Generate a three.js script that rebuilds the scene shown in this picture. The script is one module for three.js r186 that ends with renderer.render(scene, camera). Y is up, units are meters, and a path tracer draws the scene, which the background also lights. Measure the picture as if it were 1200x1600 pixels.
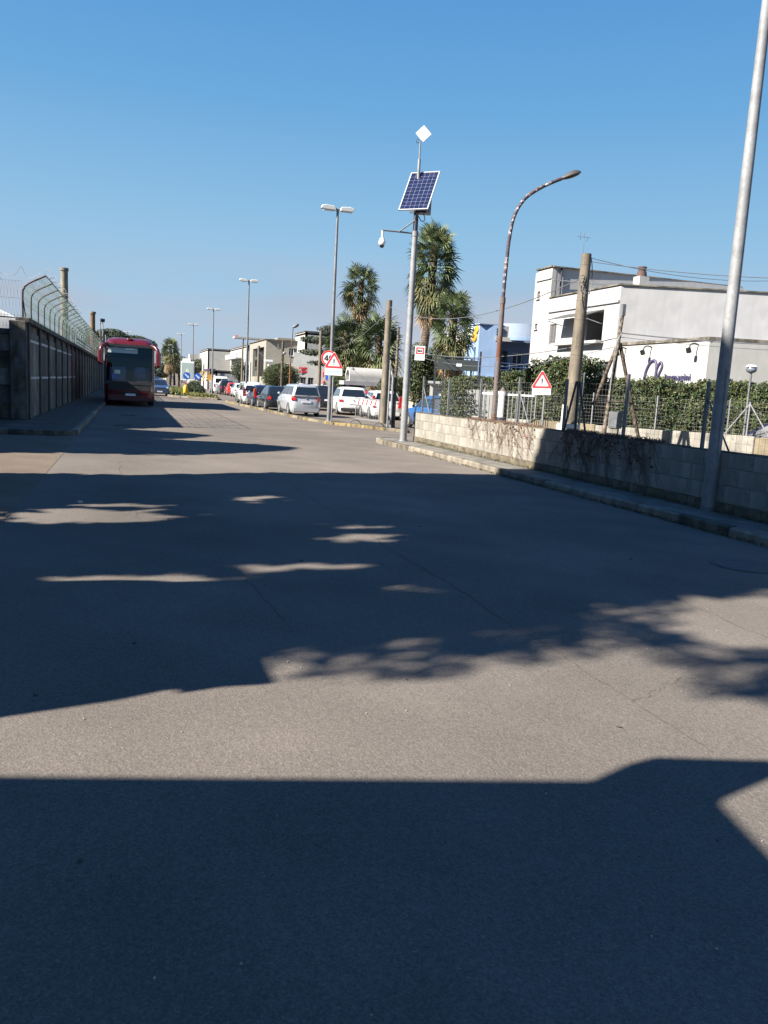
import * as THREE from 'three';
import { FontLoader } from 'three/addons/loaders/FontLoader.js';
import { TextGeometry } from 'three/addons/geometries/TextGeometry.js';
import { mergeGeometries, toCreasedNormals } from 'three/addons/utils/BufferGeometryUtils.js';

// ------------------------------------------------------------------ camera, sky, sun, exposure
const scene = new THREE.Scene();
const camera = new THREE.PerspectiveCamera(65.32, 0.75, 0.05, 3000);
camera.position.set(0, 1.6, 0);
camera.rotation.order = 'YXZ';
camera.rotation.set(-0.1516, -0.3112, 0.055);

const EXPOSURE = 3.2;
const renderer = new THREE.WebGLRenderer({ antialias: true });
renderer.toneMapping = THREE.LinearToneMapping;
renderer.toneMappingExposure = EXPOSURE;
renderer.shadowMap.enabled = true;
renderer.shadowMap.type = THREE.PCFSoftShadowMap;

const SUN_EL = 34 * Math.PI / 180, SUN_AZ = 12 * Math.PI / 180;      // from the left of the road, a little behind the camera
const sunDir = new THREE.Vector3(-Math.cos(SUN_EL) * Math.cos(SUN_AZ), Math.sin(SUN_EL), Math.cos(SUN_EL) * Math.sin(SUN_AZ));
const sun = new THREE.DirectionalLight(new THREE.Color().setRGB(1, 0.93, 0.82), 5);
sun.name = 'sun';
sun.castShadow = true;
sun.shadow.mapSize.set(4096, 4096);
Object.assign(sun.shadow.camera, { left: -70, right: 70, top: 70, bottom: -70, near: 1, far: 300 });
scene.add(sun, sun.target);
sun.target.position.set(4, 0, -30);
sun.position.copy(sun.target.position).addScaledVector(sunDir, 120);

// ------------------------------------------------------------------ random numbers, noise
function rng(seed) { let a = seed >>> 0; return () => { a = (a + 0x6D2B79F5) | 0; let t = Math.imul(a ^ (a >>> 15), 1 | a); t = (t + Math.imul(t ^ (t >>> 7), 61 | t)) ^ t; return ((t ^ (t >>> 14)) >>> 0) / 4294967296; }; }
const R = rng(20240117);
const rr = (a, b, f = R) => a + (b - a) * f();
function lattice(n, seed) { const f = rng(seed), t = new Float32Array(n * n); for (let i = 0; i < t.length; i++) t[i] = f(); return t; }
function vnoise(tab, n, x, y) {           // periodic value noise, x and y in cells
  const xi = Math.floor(x), yi = Math.floor(y), fx = x - xi, fy = y - yi, m = (v) => ((v % n) + n) % n;
  const u = fx * fx * (3 - 2 * fx), v = fy * fy * (3 - 2 * fy), x0 = m(xi), x1 = m(xi + 1), y0 = m(yi) * n, y1 = m(yi + 1) * n;
  return (tab[y0 + x0] * (1 - u) + tab[y0 + x1] * u) * (1 - v) + (tab[y1 + x0] * (1 - u) + tab[y1 + x1] * u) * v;
}
const LT = [4, 8, 16, 32, 64, 128, 256].map((n, i) => [n, lattice(n, 77 + i)]);
const fb = (x, y, from, to, gain = 0.5) => { let s = 0, a = 1, w = 0; for (let i = from; i <= to; i++) { const [n, t] = LT[i]; s += a * vnoise(t, n, x * n, y * n); w += a; a *= gain; } return s / w; };
function texture(size, fn, srgb = true) {
  const d = new Uint8Array(size * size * 4);
  for (let y = 0; y < size; y++) for (let x = 0; x < size; x++) {
    const c = fn(x / size, y / size), o = (y * size + x) * 4;
    for (let k = 0; k < 3; k++) d[o + k] = Math.max(0, Math.min(255, (Array.isArray(c) ? c[k] : c) * 255));
    d[o + 3] = 255;
  }
  const t = new THREE.DataTexture(d, size, size);
  t.wrapS = t.wrapT = THREE.RepeatWrapping; t.magFilter = THREE.LinearFilter; t.minFilter = THREE.LinearMipmapLinearFilter; t.generateMipmaps = true;
  if (srgb) t.colorSpace = THREE.SRGBColorSpace;
  t.needsUpdate = true; return t;
}

// ------------------------------------------------------------------ sky: clear winter blue, thin low cloud near the horizon all round
{
  const w = 1024, h = 512, d = new Float32Array(w * h * 4);
  const stops = [[-90, .22, .24, .25], [-0.5, .36, .42, .46], [0, .48, .61, .74], [4, .41, .595, .77], [10, .295, .54, .78], [18, .155, .405, .725], [27, .086, .295, .655], [45, .052, .185, .52], [90, .036, .125, .42]];
  for (let j = 0; j < h; j++) {
    const el = ((j + .5) / h - .5) * 180; let k = 0; while (k < stops.length - 2 && el > stops[k + 1][0]) k++;
    const a = stops[k], b = stops[k + 1], t = Math.max(0, Math.min(1, (el - a[0]) / (b[0] - a[0])));
    for (let i = 0; i < w; i++) {
      const u = (i + .5) / w; let c = [1, 2, 3].map((q) => a[q] + (b[q] - a[q]) * t);
      if (el > 0 && el < 14) {
        const n = fb(u * 2, el / 26, 1, 5), band = Math.exp(-(((el - 4.2) / 3) ** 2)), m = Math.max(0, Math.min(1, (n - .37) * 4.5)) * band;
        const edge = fb(u * 2 + .3, el / 30 + .2, 2, 5), cl = [.42 + .16 * edge, .47 + .13 * edge, .585 + .08 * edge];
        c = c.map((v, q) => v + (cl[q] - v) * m * .9);
      }
      const o = (j * w + i) * 4; d[o] = c[0] / EXPOSURE; d[o + 1] = c[1] / EXPOSURE; d[o + 2] = c[2] / EXPOSURE; d[o + 3] = 1;
    }
  }
  const t = new THREE.DataTexture(d, w, h, THREE.RGBAFormat, THREE.FloatType);
  t.mapping = THREE.EquirectangularReflectionMapping; t.magFilter = t.minFilter = THREE.LinearFilter; t.wrapS = THREE.RepeatWrapping; t.needsUpdate = true;
  scene.background = t; scene.environment = t;
}

// ------------------------------------------------------------------ textures and materials
const speck = lattice(512, 5), speck2 = lattice(256, 9);
const T = {
  asphalt: texture(1024, (x, y) => { const g = vnoise(speck, 512, x * 512, y * 512), b = vnoise(speck2, 256, x * 200, y * 200), c = fb(x, y, 0, 4); let v = .73 + (g - .5) * .16 + (b - .5) * .06 + (c - .5) * .12; if (g > .97) v += .14; if (b < .03) v -= .08; return [v, v * .995, v * .985]; }),
  asphaltBump: texture(1024, (x, y) => .5 + (vnoise(speck, 512, x * 512, y * 512) - .5) * .8 + (vnoise(speck2, 256, x * 200, y * 200) - .5) * .4, false),
  concrete: texture(512, (x, y) => { const a = fb(x, y, 0, 5, .6), s = vnoise(speck, 512, x * 512, y * 512), st = fb(x * 1, y * .25, 2, 5); let v = .66 + (a - .5) * .5 + (s - .5) * .12 + (st - .5) * .18; return [v, v * .99, v * .965]; }),
  concreteBump: texture(512, (x, y) => fb(x, y, 2, 6, .7), false),
  cement: texture(512, (x, y) => { const a = fb(x, y, 0, 4, .6), s = vnoise(speck, 512, x * 512, y * 512), st = fb(x * 1, y * .18, 2, 6, .6), d = fb(x + .4, y + .2, 1, 4); let v = .72 + (a - .5) * .26 + (s - .5) * .10 + (st - .5) * .24; if (d > .62) v -= (d - .62) * .9; return [v, v * .992, v * .97]; }),
  plaster: texture(512, (x, y) => { const a = fb(x, y, 0, 5), b = fb(x * 1, y * .2, 2, 6); const v = .87 + (a - .5) * .10 + (b - .5) * .05; return [v, v, v]; }),
  grime: texture(512, (x, y) => { const a = fb(x, y, 0, 5, .65), b = fb(x, y * .3, 1, 6, .6), c = fb(x + .37, y + .11, 1, 3); let v = .55 + (a - .5) * .75 + (b - .5) * .45; v = Math.max(.12, v); const m = c > .55 ? .86 : 1; return [v, v * .985 * (m * .3 + .7), v * .95 * m]; }),
  rust: texture(256, (x, y) => { const a = fb(x, y, 3, 6, .8), b = fb(x + .3, y, 1, 4); return a > .63 ? [.7, .69, .68] : b > .58 ? [.34, .22, .18] : [.17 + a * .12, .165 + a * .1, .20 + a * .12]; }),
  rustLow: texture(256, (x, y) => { const a = fb(x, y, 1, 6, .7); return a > .54 ? [.40, .25, .17] : [.34 + a * .18, .32 + a * .16, .32 + a * .15]; }),
  bark: texture(256, (x, y) => { const a = fb(x * 1, y, 2, 6, .7), b = Math.sin((y * 14 + fb(x, y, 1, 3) * 2.5) * 6.283) * .5 + .5; const v = .5 + (a - .5) * .7 + (b - .5) * .25; return [v, v * .92, v * .84]; }),
  zinc: texture(256, (x, y) => { const a = fb(x, y, 2, 6, .8); const v = .76 + (a - .5) * .28; return [v, v, v * 1.01]; }),
};
const mats = new Map();
function M(key, rgb, o = {}) {
  if (mats.has(key)) return mats.get(key);
  const Cls = (o.transmission !== undefined || o.clearcoat !== undefined || o.specularIntensity !== undefined) ? THREE.MeshPhysicalMaterial : THREE.MeshStandardMaterial;
  const m = new Cls({ color: new THREE.Color().setRGB(...rgb), roughness: .85, metalness: 0, ...o });
  m.name = key; mats.set(key, m); return m;
}
const K = {
  concreteWall: M('concrete_block', [.42, .40, .365], { map: T.cement, bumpMap: T.concreteBump, bumpScale: .006 }),
  concreteWallB: M('concrete_block_pale', [.45, .43, .39], { map: T.cement, bumpMap: T.concreteBump, bumpScale: .006 }),
  concreteWallC: M('concrete_block_dull', [.395, .375, .34], { map: T.cement, bumpMap: T.concreteBump, bumpScale: .007 }),
  blockFoot: M('concrete_foot_stained', [.36, .315, .235], { map: T.grime, bumpMap: T.concreteBump, bumpScale: .01 }),
  mortar: M('mortar', [.38, .355, .315], { map: T.concrete }),
  kerb: M('kerb_stone_grey', [.38, .335, .28], { map: T.concrete, bumpMap: T.concreteBump, bumpScale: .006 }),
  kerbB: M('kerb_stone_dull', [.31, .28, .235], { map: T.grime, bumpMap: T.concreteBump, bumpScale: .008 }),
  kerbY: M('kerb_stone_faded_yellow', [.42, .335, .17], { map: T.grime, bumpMap: T.concreteBump, bumpScale: .008 }),
  kerbY2: M('kerb_stone_sandy', [.40, .34, .24], { map: T.concrete, bumpMap: T.concreteBump, bumpScale: .008 }),
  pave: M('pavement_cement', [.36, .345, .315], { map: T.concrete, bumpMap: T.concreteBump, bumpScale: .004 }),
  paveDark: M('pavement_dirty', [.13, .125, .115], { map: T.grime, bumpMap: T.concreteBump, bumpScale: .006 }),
  wallDark: M('old_wall_grimy', [.25, .25, .245], { map: T.grime, bumpMap: T.concreteBump, bumpScale: .008 }),
  wallPanel: M('old_wall_panel', [.34, .34, .33], { map: T.grime, bumpMap: T.concreteBump, bumpScale: .006 }),
  wallPanelB: M('old_wall_panel_pale', [.46, .46, .445], { map: T.grime, bumpMap: T.concreteBump, bumpScale: .006 }),
  wallPanelC: M('old_wall_panel_brown', [.21, .19, .175], { map: T.grime, bumpMap: T.concreteBump, bumpScale: .006 }),
  whiteBand: M('white_lime_band', [.62, .62, .61], { map: T.plaster }),
  galv: M('galvanised_steel', [.36, .37, .38], { map: T.zinc, metalness: .2, roughness: .68 }),
  galvDull: M('galvanised_dull', [.27, .28, .29], { map: T.zinc, metalness: .4, roughness: .65 }),
  steelDark: M('dark_painted_steel', [.035, .038, .05], { roughness: .55, metalness: .3 }),
  steelRed: M('old_red_oxide_steel', [.085, .05, .048], { roughness: .8 }),
  steelBrown: M('weathered_steel', [.10, .085, .075], { roughness: .8 }),
  greenWire: M('green_coated_wire', [.15, .22, .20], { roughness: .6 }),
  wire: M('zinc_wire', [.22, .22, .21], { roughness: .6, metalness: .4 }),
  rust: M('peeling_rusty_paint', [1, 1, 1], { map: T.rust, roughness: .75 }),
  rustLow: M('rusted_steel', [.72, .68, .66], { map: T.rustLow, roughness: .85 }),
  poleConc: M('pole_concrete', [.40, .345, .275], { map: T.concrete, bumpMap: T.concreteBump, bumpScale: .004 }),
  poleWood: M('pole_timber', [.27, .235, .195], { map: T.bark }),
  white: M('white_painted_metal', [.74, .74, .73], { roughness: .45 }),
  plastic: M('white_plastic', [.72, .73, .72], { roughness: .4 }),
  black: M('black_paint', [.012, .012, .014], { roughness: .5 }),
  rubber: M('tyre_rubber', [.014, .014, .014], { roughness: .9 }),
  rim: M('wheel_alloy', [.42, .43, .44], { roughness: .4, metalness: .7 }),
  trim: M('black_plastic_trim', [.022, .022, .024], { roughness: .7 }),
  glass: M('tinted_glass', [.012, .016, .02], { roughness: .06, clearcoat: 1, clearcoatRoughness: .03 }),
  pane: M('window_pane', [.03, .04, .05], { roughness: .08, clearcoat: 1 }),
  red: M('sign_red', [.60, .035, .04], { roughness: .45 }),
  signWhite: M('sign_white', [.70, .71, .71], { roughness: .45 }),
  signBlue: M('sign_blue', [.02, .09, .42], { roughness: .45 }),
  signBack: M('sign_back_grey', [.30, .27, .25], { roughness: .6, metalness: .3 }),
  lensRed: M('red_lens', [.42, .015, .015], { roughness: .25, clearcoat: 1 }),
  lensClear: M('headlamp_lens', [.55, .57, .58], { roughness: .12, clearcoat: 1 }),
  plate: M('number_plate', [.66, .67, .68], { roughness: .5 }),
  bldWhite: M('white_render', [.42, .42, .43], { map: T.plaster }),
  bldWhite2: M('white_render_bright', [.46, .455, .435], { map: T.plaster }),
  bldGreyWhite: M('grey_white_render', [.37, .375, .39], { map: T.plaster }),
  bldCream: M('cream_render', [.50, .44, .34], { map: T.plaster }),
  bldBlue: M('light_blue_render', [.25, .37, .58], { map: T.plaster }),
  bldPaleBlue: M('pale_blue_render', [.30, .37, .50], { map: T.plaster }),
  bldBeige: M('beige_render', [.30, .285, .245], { map: T.plaster }),
  coping: M('stone_coping', [.36, .335, .30], { map: T.grime }),
  shutter: M('louvre_shutter', [.16, .15, .15], { roughness: .7 }),
  soil: M('dry_soil', [.16, .135, .10], { map: T.grime, roughness: 1 }),
  grass: M('grass', [1, 1, 1], { vertexColors: true, roughness: .9, side: THREE.DoubleSide }),
  leaf: M('leaf', [1, 1, 1], { vertexColors: true, roughness: .62, side: THREE.DoubleSide }),
  palmBark: M('palm_bark', [.27, .235, .20], { map: T.bark, roughness: 1 }),
  trunk: M('tree_bark', [.13, .10, .075], { map: T.bark, roughness: 1 }),
  twig: M('dry_creeper', [.15, .10, .075], { roughness: 1 }),
};

// ------------------------------------------------------------------ geometry helpers
const V = (x, y, z) => new THREE.Vector3(x, y, z);
function bx(w, h, d, x = 0, y = 0, z = 0, ry = 0, rx = 0, rz = 0) {
  const g = new THREE.BoxGeometry(w, h, d); if (rx) g.rotateX(rx); if (rz) g.rotateZ(rz); if (ry) g.rotateY(ry); g.translate(x, y, z); return g;
}
function chamfer(w, h, d, c) {             // a box with all edges chamfered (44 triangles)
  const g = new THREE.BufferGeometry(), a = w / 2, b = h / 2, e = d / 2, pts = [], key = new Map(), idx = [];
  const P = (x, y, z) => { const k = x + ',' + y + ',' + z; if (!key.has(k)) { key.set(k, pts.length / 3); pts.push(x, y, z); } return key.get(k); };
  const quad = (p, q, r, s, n) => {
    const A = V(...p), nn = V(...q).sub(A).cross(V(...r).sub(A)); const ok = nn.dot(V(...n)) > 0, i = [p, q, r, s].map((v) => P(...v));
    ok ? idx.push(i[0], i[1], i[2], i[0], i[2], i[3]) : idx.push(i[0], i[2], i[1], i[0], i[3], i[2]);
  };
  for (const s of [-1, 1]) {
    quad([s * a, -b + c, -e + c], [s * a, b - c, -e + c], [s * a, b - c, e - c], [s * a, -b + c, e - c], [s, 0, 0]);
    quad([-a + c, s * b, -e + c], [a - c, s * b, -e + c], [a - c, s * b, e - c], [-a + c, s * b, e - c], [0, s, 0]);
    quad([-a + c, -b + c, s * e], [a - c, -b + c, s * e], [a - c, b - c, s * e], [-a + c, b - c, s * e], [0, 0, s]);
    for (const t of [-1, 1]) {
      quad([s * a, t * (b - c), -e + c], [s * a, t * (b - c), e - c], [s * (a - c), t * b, e - c], [s * (a - c), t * b, -e + c], [s, t, 0]);
      quad([s * a, -b + c, t * (e - c)], [s * a, b - c, t * (e - c)], [s * (a - c), b - c, t * e], [s * (a - c), -b + c, t * e], [s, 0, t]);
      quad([-a + c, s * b, t * (e - c)], [a - c, s * b, t * (e - c)], [a - c, s * (b - c), t * e], [-a + c, s * (b - c), t * e], [0, s, t]);
      for (const u of [-1, 1]) {
        const p = [s * a, t * (b - c), u * (e - c)], q = [s * (a - c), t * b, u * (e - c)], r = [s * (a - c), t * (b - c), u * e];
        const ok = V(...q).sub(V(...p)).cross(V(...r).sub(V(...p))).dot(V(s, t, u)) > 0; ok ? idx.push(P(...p), P(...q), P(...r)) : idx.push(P(...p), P(...r), P(...q));
      }
    }
  }
  g.setAttribute('position', new THREE.Float32BufferAttribute(pts, 3)); g.setIndex(idx);
  const o = g.toNonIndexed(); o.computeVertexNormals(); return o;
}
function cyl(r0, r1, h, n = 12, x = 0, y = 0, z = 0, rx = 0, rz = 0) {    // r0 below, r1 above, foot at y
  const g = new THREE.CylinderGeometry(r1, r0, h, n); g.translate(0, h / 2, 0); if (rx) g.rotateX(rx); if (rz) g.rotateZ(rz); g.translate(x, y, z); return g;
}
function rod(a, b, r, n = 6, r1 = r) {
  const A = V(...a), B = V(...b), d = B.clone().sub(A), l = d.length(), g = new THREE.CylinderGeometry(r1, r, l, n, 1);
  g.translate(0, l / 2, 0); g.applyQuaternion(new THREE.Quaternion().setFromUnitVectors(V(0, 1, 0), d.normalize())); g.translate(...a); return g;
}
function tube(pts, r, seg = 24, n = 6, closed = false) { return new THREE.TubeGeometry(new THREE.CatmullRomCurve3(pts.map((p) => V(...p)), closed), seg, r, n, closed); }
function extr(pts, depth, bevel = 0, holes = []) {      // outline in x,y, thickness along z (centred)
  const s = new THREE.Shape(pts.map(([x, y]) => new THREE.Vector2(x, y)));
  for (const h of holes) s.holes.push(new THREE.Path(h.map(([x, y]) => new THREE.Vector2(x, y))));
  const g = new THREE.ExtrudeGeometry(s, { depth, bevelEnabled: bevel > 0, bevelSize: bevel, bevelThickness: bevel, bevelSegments: 1, curveSegments: 10 }); g.translate(0, 0, -depth / 2); return g;
}
const rect = (x0, y0, x1, y1) => [[x0, y0], [x1, y0], [x1, y1], [x0, y1]];
function norm(g) { let o = g.index ? g.toNonIndexed() : g; if (!o.attributes.normal) o.computeVertexNormals(); for (const k of Object.keys(o.attributes)) if (!['position', 'normal', 'uv', 'color'].includes(k)) o.deleteAttribute(k); return o; }
function metreUV(g, s = .5, ox = 0, oy = 0) {           // texture coordinates in metres, by the way each face points
  const p = g.attributes.position, uv = new Float32Array(p.count * 2), a = V(0, 0, 0), b = V(0, 0, 0), c = V(0, 0, 0);
  for (let i = 0; i < p.count; i += 3) {
    a.fromBufferAttribute(p, i); b.fromBufferAttribute(p, i + 1); c.fromBufferAttribute(p, i + 2);
    const n = b.clone().sub(a).cross(c.clone().sub(a)), ax = Math.abs(n.x), ay = Math.abs(n.y), az = Math.abs(n.z);
    [a, b, c].forEach((v, k) => { const q = ay >= ax && ay >= az ? [v.x, v.z] : ax >= az ? [v.z, v.y] : [v.x, v.y]; uv[(i + k) * 2] = q[0] * s + ox; uv[(i + k) * 2 + 1] = q[1] * s + oy; });
  }
  g.setAttribute('uv', new THREE.BufferAttribute(uv, 2)); return g;
}
function join(gs, s) {
  gs = (Array.isArray(gs) ? gs : [gs]).map(norm); const col = gs.some((g) => g.attributes.color);
  if (!col) gs.forEach((g) => { if (!g.attributes.uv) g.setAttribute('uv', new THREE.BufferAttribute(new Float32Array(g.attributes.position.count * 2), 2)); });
  else gs.forEach((g) => g.deleteAttribute('uv'));
  const m = gs.length > 1 ? mergeGeometries(gs, false) : gs[0];
  return col ? m : metreUV(m, s);
}
const used = new Map();
const numbered = (n) => { const k = used.get(n) ?? 0; used.set(n, k + 1); return k ? n + '_' + String(k).padStart(3, '0') : n; };
function part(name, gs, mat, parent, label) {
  const m = new THREE.Mesh(join(gs, .5), mat); m.name = parent === scene ? numbered(name) : name; m.castShadow = m.receiveShadow = true;
  if (label) m.userData.label = label; parent.add(m); return m;
}
function piece(name, geo, mat, parent, x, y, z, ry = 0) {  // a piece that shares its geometry
  const m = new THREE.Mesh(geo, mat); m.name = name; m.position.set(x, y, z); m.rotation.y = ry; m.castShadow = m.receiveShadow = true; parent.add(m); return m;
}
function thing(name, label, category, pos = [0, 0, 0], turn = 0, group) {
  const o = new THREE.Group(); o.name = numbered(name); o.position.set(...pos); o.rotation.y = turn; o.userData = { label, category }; if (group) o.userData.group = group; scene.add(o); return o;
}
function copy(src, label, pos, turn, group) {
  const o = src.clone(); o.name = numbered(src.name.replace(/_\d{3}$/, '')); o.position.set(...pos); o.rotation.y = turn; o.userData = { ...src.userData, label }; if (group) o.userData.group = group; scene.add(o); return o;
}
function solo(name, gs, mat, label, category, group) { const m = part(name, gs, mat, scene); m.userData = { label, category }; if (group) m.userData.group = group; return m; }
function struct(name, gs, mat) { const m = part(name, gs, mat, scene); m.userData = { kind: 'structure' }; return m; }

// ------------------------------------------------------------------ ground and road
{
  const g = new THREE.PlaneGeometry(2400, 2400); g.rotateX(-Math.PI / 2); g.translate(0, -.02, 0);
  const m = part('ground', g, K.soil, scene); m.userData = { kind: 'structure' };
}
function sheet(name, xs, zs, y, mat, tone, uvs) {       // a flat sheet with patchy tones per vertex
  const p = [], c = [], uv = [], idx = [], nx = xs.length;
  for (const z of zs) for (const x of xs) { p.push(x, y, z); uv.push(x * uvs, z * uvs); c.push(...tone(x, z)); }
  for (let j = 0; j < zs.length - 1; j++) for (let i = 0; i < nx - 1; i++) { const a = j * nx + i; idx.push(a, a + nx, a + 1, a + 1, a + nx, a + nx + 1); }
  const g = new THREE.BufferGeometry(); g.setIndex(idx);
  g.setAttribute('position', new THREE.Float32BufferAttribute(p, 3)); g.setAttribute('uv', new THREE.Float32BufferAttribute(uv, 2)); g.setAttribute('color', new THREE.Float32BufferAttribute(c, 3)); g.computeVertexNormals();
  const m = new THREE.Mesh(g, mat); m.name = name; m.receiveShadow = m.castShadow = true; m.userData = { kind: 'structure' }; scene.add(m); return m;
}
const steps = (a, b, d) => { const n = Math.max(1, Math.round(Math.abs(b - a) / d)), o = []; for (let i = 0; i <= n; i++) o.push(a + (b - a) * i / n); return o; };
const asphalt = M('asphalt_worn', [.324, .285, .254], { map: T.asphalt, bumpMap: T.asphaltBump, bumpScale: .002, vertexColors: true, roughness: 1, specularIntensity: .25 });
{
  const xs = [...steps(-60, -8, 4), ...steps(-7.6, 16, .4), ...steps(20, 40, 5)], zs = [...steps(14, -30, .4), ...steps(-31, -70, 1), ...steps(-75, -420, 8)];
  sheet('road', xs, zs, 0, asphalt, (x, z) => {
    const n = fb(x / 48 + .31, z / 48 + .17, 1, 5, .55), lane = fb(x / 9 + .2, z / 220, 0, 3), fine = fb(x / 12, z / 12, 2, 5);
    let v = .88 + (n - .5) * .5 + (lane - .5) * .26 + (fine - .5) * .2; const w = 1 + (n - .5) * .06;
    return [v * w, v, v * (2 - w)];
  }, 1 / 2.7);
}
const forecourt = sheet('forecourt', steps(-26, -1.28, .5), steps(8, -21.6, .5), .004, M('dusty_asphalt', [.31, .254, .21], { map: T.asphalt, bumpMap: T.asphaltBump, bumpScale: .004, vertexColors: true, roughness: 1, specularIntensity: .25 }),
  (x, z) => { const n = fb(x / 20 + .7, z / 20, 1, 5, .6), m = fb(x / 7, z / 7 + .4, 1, 4); const v = .92 + (n - .5) * .6 + (m - .5) * .2; return [v, v * .98, v * .95]; }, 1 / 2.3);
function ribbon(pts, w0, y, f) {                          // a thin uneven strip lying on the road
  const p = [], idx = []; pts.forEach(([x, z], i) => {
    const q = pts[Math.min(i + 1, pts.length - 1)], o = pts[Math.max(i - 1, 0)], dx = q[0] - o[0], dz = q[1] - o[1], l = Math.hypot(dx, dz) || 1, w = w0 * (.5 + f());
    p.push(x - dz / l * w, y, z + dx / l * w, x + dz / l * w, y, z - dx / l * w);
    if (i) { const a = (i - 1) * 2; idx.push(a, a + 1, a + 2, a + 1, a + 3, a + 2); }
  });
  const g = new THREE.BufferGeometry(); g.setIndex(idx); g.setAttribute('position', new THREE.Float32BufferAttribute(p, 3)); g.computeVertexNormals(); return g;
}
const road = scene.getObjectByName('road');
{
  const f = rng(91), crackM = M('road_crack', [.075, .06, .05], { roughness: 1, side: THREE.DoubleSide });
  const wander = (x0, z0, x1, z1, n, j) => { const o = []; let ox = 0, oz = 0; for (let i = 0; i <= n; i++) { ox = ox * .8 + (f() - .5) * j; oz = oz * .8 + (f() - .5) * j; o.push([x0 + (x1 - x0) * i / n + ox, z0 + (z1 - z0) * i / n + oz]); } return o; };
  const lines = [[2.45, -12.5, 2.62, -2.9, 160, .03, .003], [4.7, -18, 4.35, -4.4, 160, .05, .002], [.9, -6.6, 1.0, -5.2, 40, .03, .0022], [2.6, -3.5, 3.2, -3.8, 40, .04, .0014], [-.2, -16, .1, -9, 120, .04, .002], [.2, -30, .3, -17, 120, .05, .003]];
  const cr = part('road_crack', lines.map(([a, b, c, d, n, j, w]) => ribbon(wander(a, b, c, d, n, j), w, .0042, f)), crackM, road); cr.userData.kind = 'stuff';
  // faded double centre line beyond the bus
  const paint = M('faded_road_paint', [.36, .345, .32], { map: T.grime, roughness: .9 });
  part('centre_line', bx(.11, .002, 34, 1.68, .0045, -59), paint, road); part('centre_line', bx(.11, .002, 34, 1.98, .0045, -59), paint, road);
  // iron cover and gullies
  const iron = M('cast_iron', [.10, .095, .09], { roughness: .85, metalness: .2 });
  const mh = thing('manhole_cover', 'round cast iron manhole cover in the road near the right kerb', 'manhole cover', [6.1, .004, -6.6]);
  part('rim', new THREE.TorusGeometry(.34, .018, 6, 32).rotateX(Math.PI / 2).scale(1, .3, 1), iron, mh); part('lid', cyl(.32, .32, .006, 28), iron, mh);
  for (let i = 0; i < 5; i++) part('rib', bx(.5 - Math.abs(i - 2) * .1, .008, .022, 0, .004, (i - 2) * .1), iron, mh);
  [[-.12, -34.6, 'drain grating in the shaded lane nearer the red coach'], [-.25, -27.3, 'drain grating in the shaded lane nearer the wall corner']].forEach(([x, z, l]) => {
    const o = thing('drain_grating', l, 'drain', [x, .003, z], 0, 'gratings in the left lane'); part('frame', [bx(.62, .012, .05, 0, .006, .25), bx(.62, .012, .05, 0, .006, -.25), bx(.05, .012, .45, .285, .006, 0), bx(.05, .012, .45, -.285, .006, 0)], iron, o);
    for (let i = 0; i < 6; i++) part('bar', bx(.5, .009, .03, 0, .005, -.19 + i * .076), iron, o);
  });
  // grit and dead leaves lying on the asphalt
  const gs = []; for (let i = 0; i < 80; i++) { const x = rr(-1.5, 6.8, f), z = -1.6 - Math.pow(f(), 1.6) * 20, s = rr(.004, .013, f); const g = new THREE.IcosahedronGeometry(s, 0); g.scale(rr(.8, 2.2, f), .35, rr(.7, 1.3, f)); g.rotateY(f() * 6); g.translate(x, .006, z); gs.push(g); }
  const lit = part('leaf_litter', gs, M('leaf_litter', [.06, .05, .04], { roughness: 1 }), scene); lit.userData = { kind: 'stuff', label: 'scattered grit and dead leaves on the asphalt', category: 'litter' };
  const pale = []; for (let i = 0; i < 160; i++) { const x = rr(-2.2, 5, f), z = -1.6 - Math.pow(f(), 1.5) * 9; const g = new THREE.IcosahedronGeometry(rr(.002, .005, f), 0); g.translate(x, .005, z); pale.push(g); }
  const pl = part('loose_gravel', pale, M('loose_gravel', [.33, .29, .24], { roughness: 1 }), scene); pl.userData = { kind: 'stuff', label: 'fine pale gravel scattered on the road', category: 'gravel' };
  solo('stone', toCreasedNormals(new THREE.IcosahedronGeometry(.03, 1).scale(1.2, .7, .9).translate(-.6, .015, -10.5), .6), M('pale_stone', [.42, .40, .36]), 'small pale stone lying in the shaded road at left', 'stone');
}

// ------------------------------------------------------------------ pavements with single kerb stones
const stoneGeo = new Map();
function stone(len, h, d) { const k = [len, h, d].map((v) => v.toFixed(2)).join(); if (!stoneGeo.has(k)) stoneGeo.set(k, [0, 1, 2].map((i) => metreUV(chamfer(d, h, len - .012, .018 + .006 * i), .5, i * .31, i * .17))); return stoneGeo.get(k); }
function kerbLine(parent, pts, len, h, d, ms, f) {        // pts: road-side edge; the stones stand inside it, to the right of the way they run
  for (let i = 0; i < pts.length - 1; i++) {
    const [ax, az] = pts[i], [bxx, bz] = pts[i + 1], L = Math.hypot(bxx - ax, bz - az), n = Math.max(1, Math.round(L / len)), tx = (bxx - ax) / L, tz = (bz - az) / L, nx = -tz, nz = tx;
    for (let k = 0; k < n; k++) {
      const t = (k + .5) / n * L, gsx = stone(L / n, h + .03, d), m = ms[Math.floor(f() * ms.length)];
      const o = piece('kerb_stone', gsx[Math.floor(f() * 3)], m, parent, ax + tx * t + nx * (d / 2 + rr(-.008, .008, f)), h / 2 - .015 + rr(-.008, .006, f), az + tz * t + nz * (d / 2), Math.atan2(tx, tz) + rr(-.008, .008, f));
      o.rotation.x = rr(-.006, .006, f);
    }
  }
}
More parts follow.
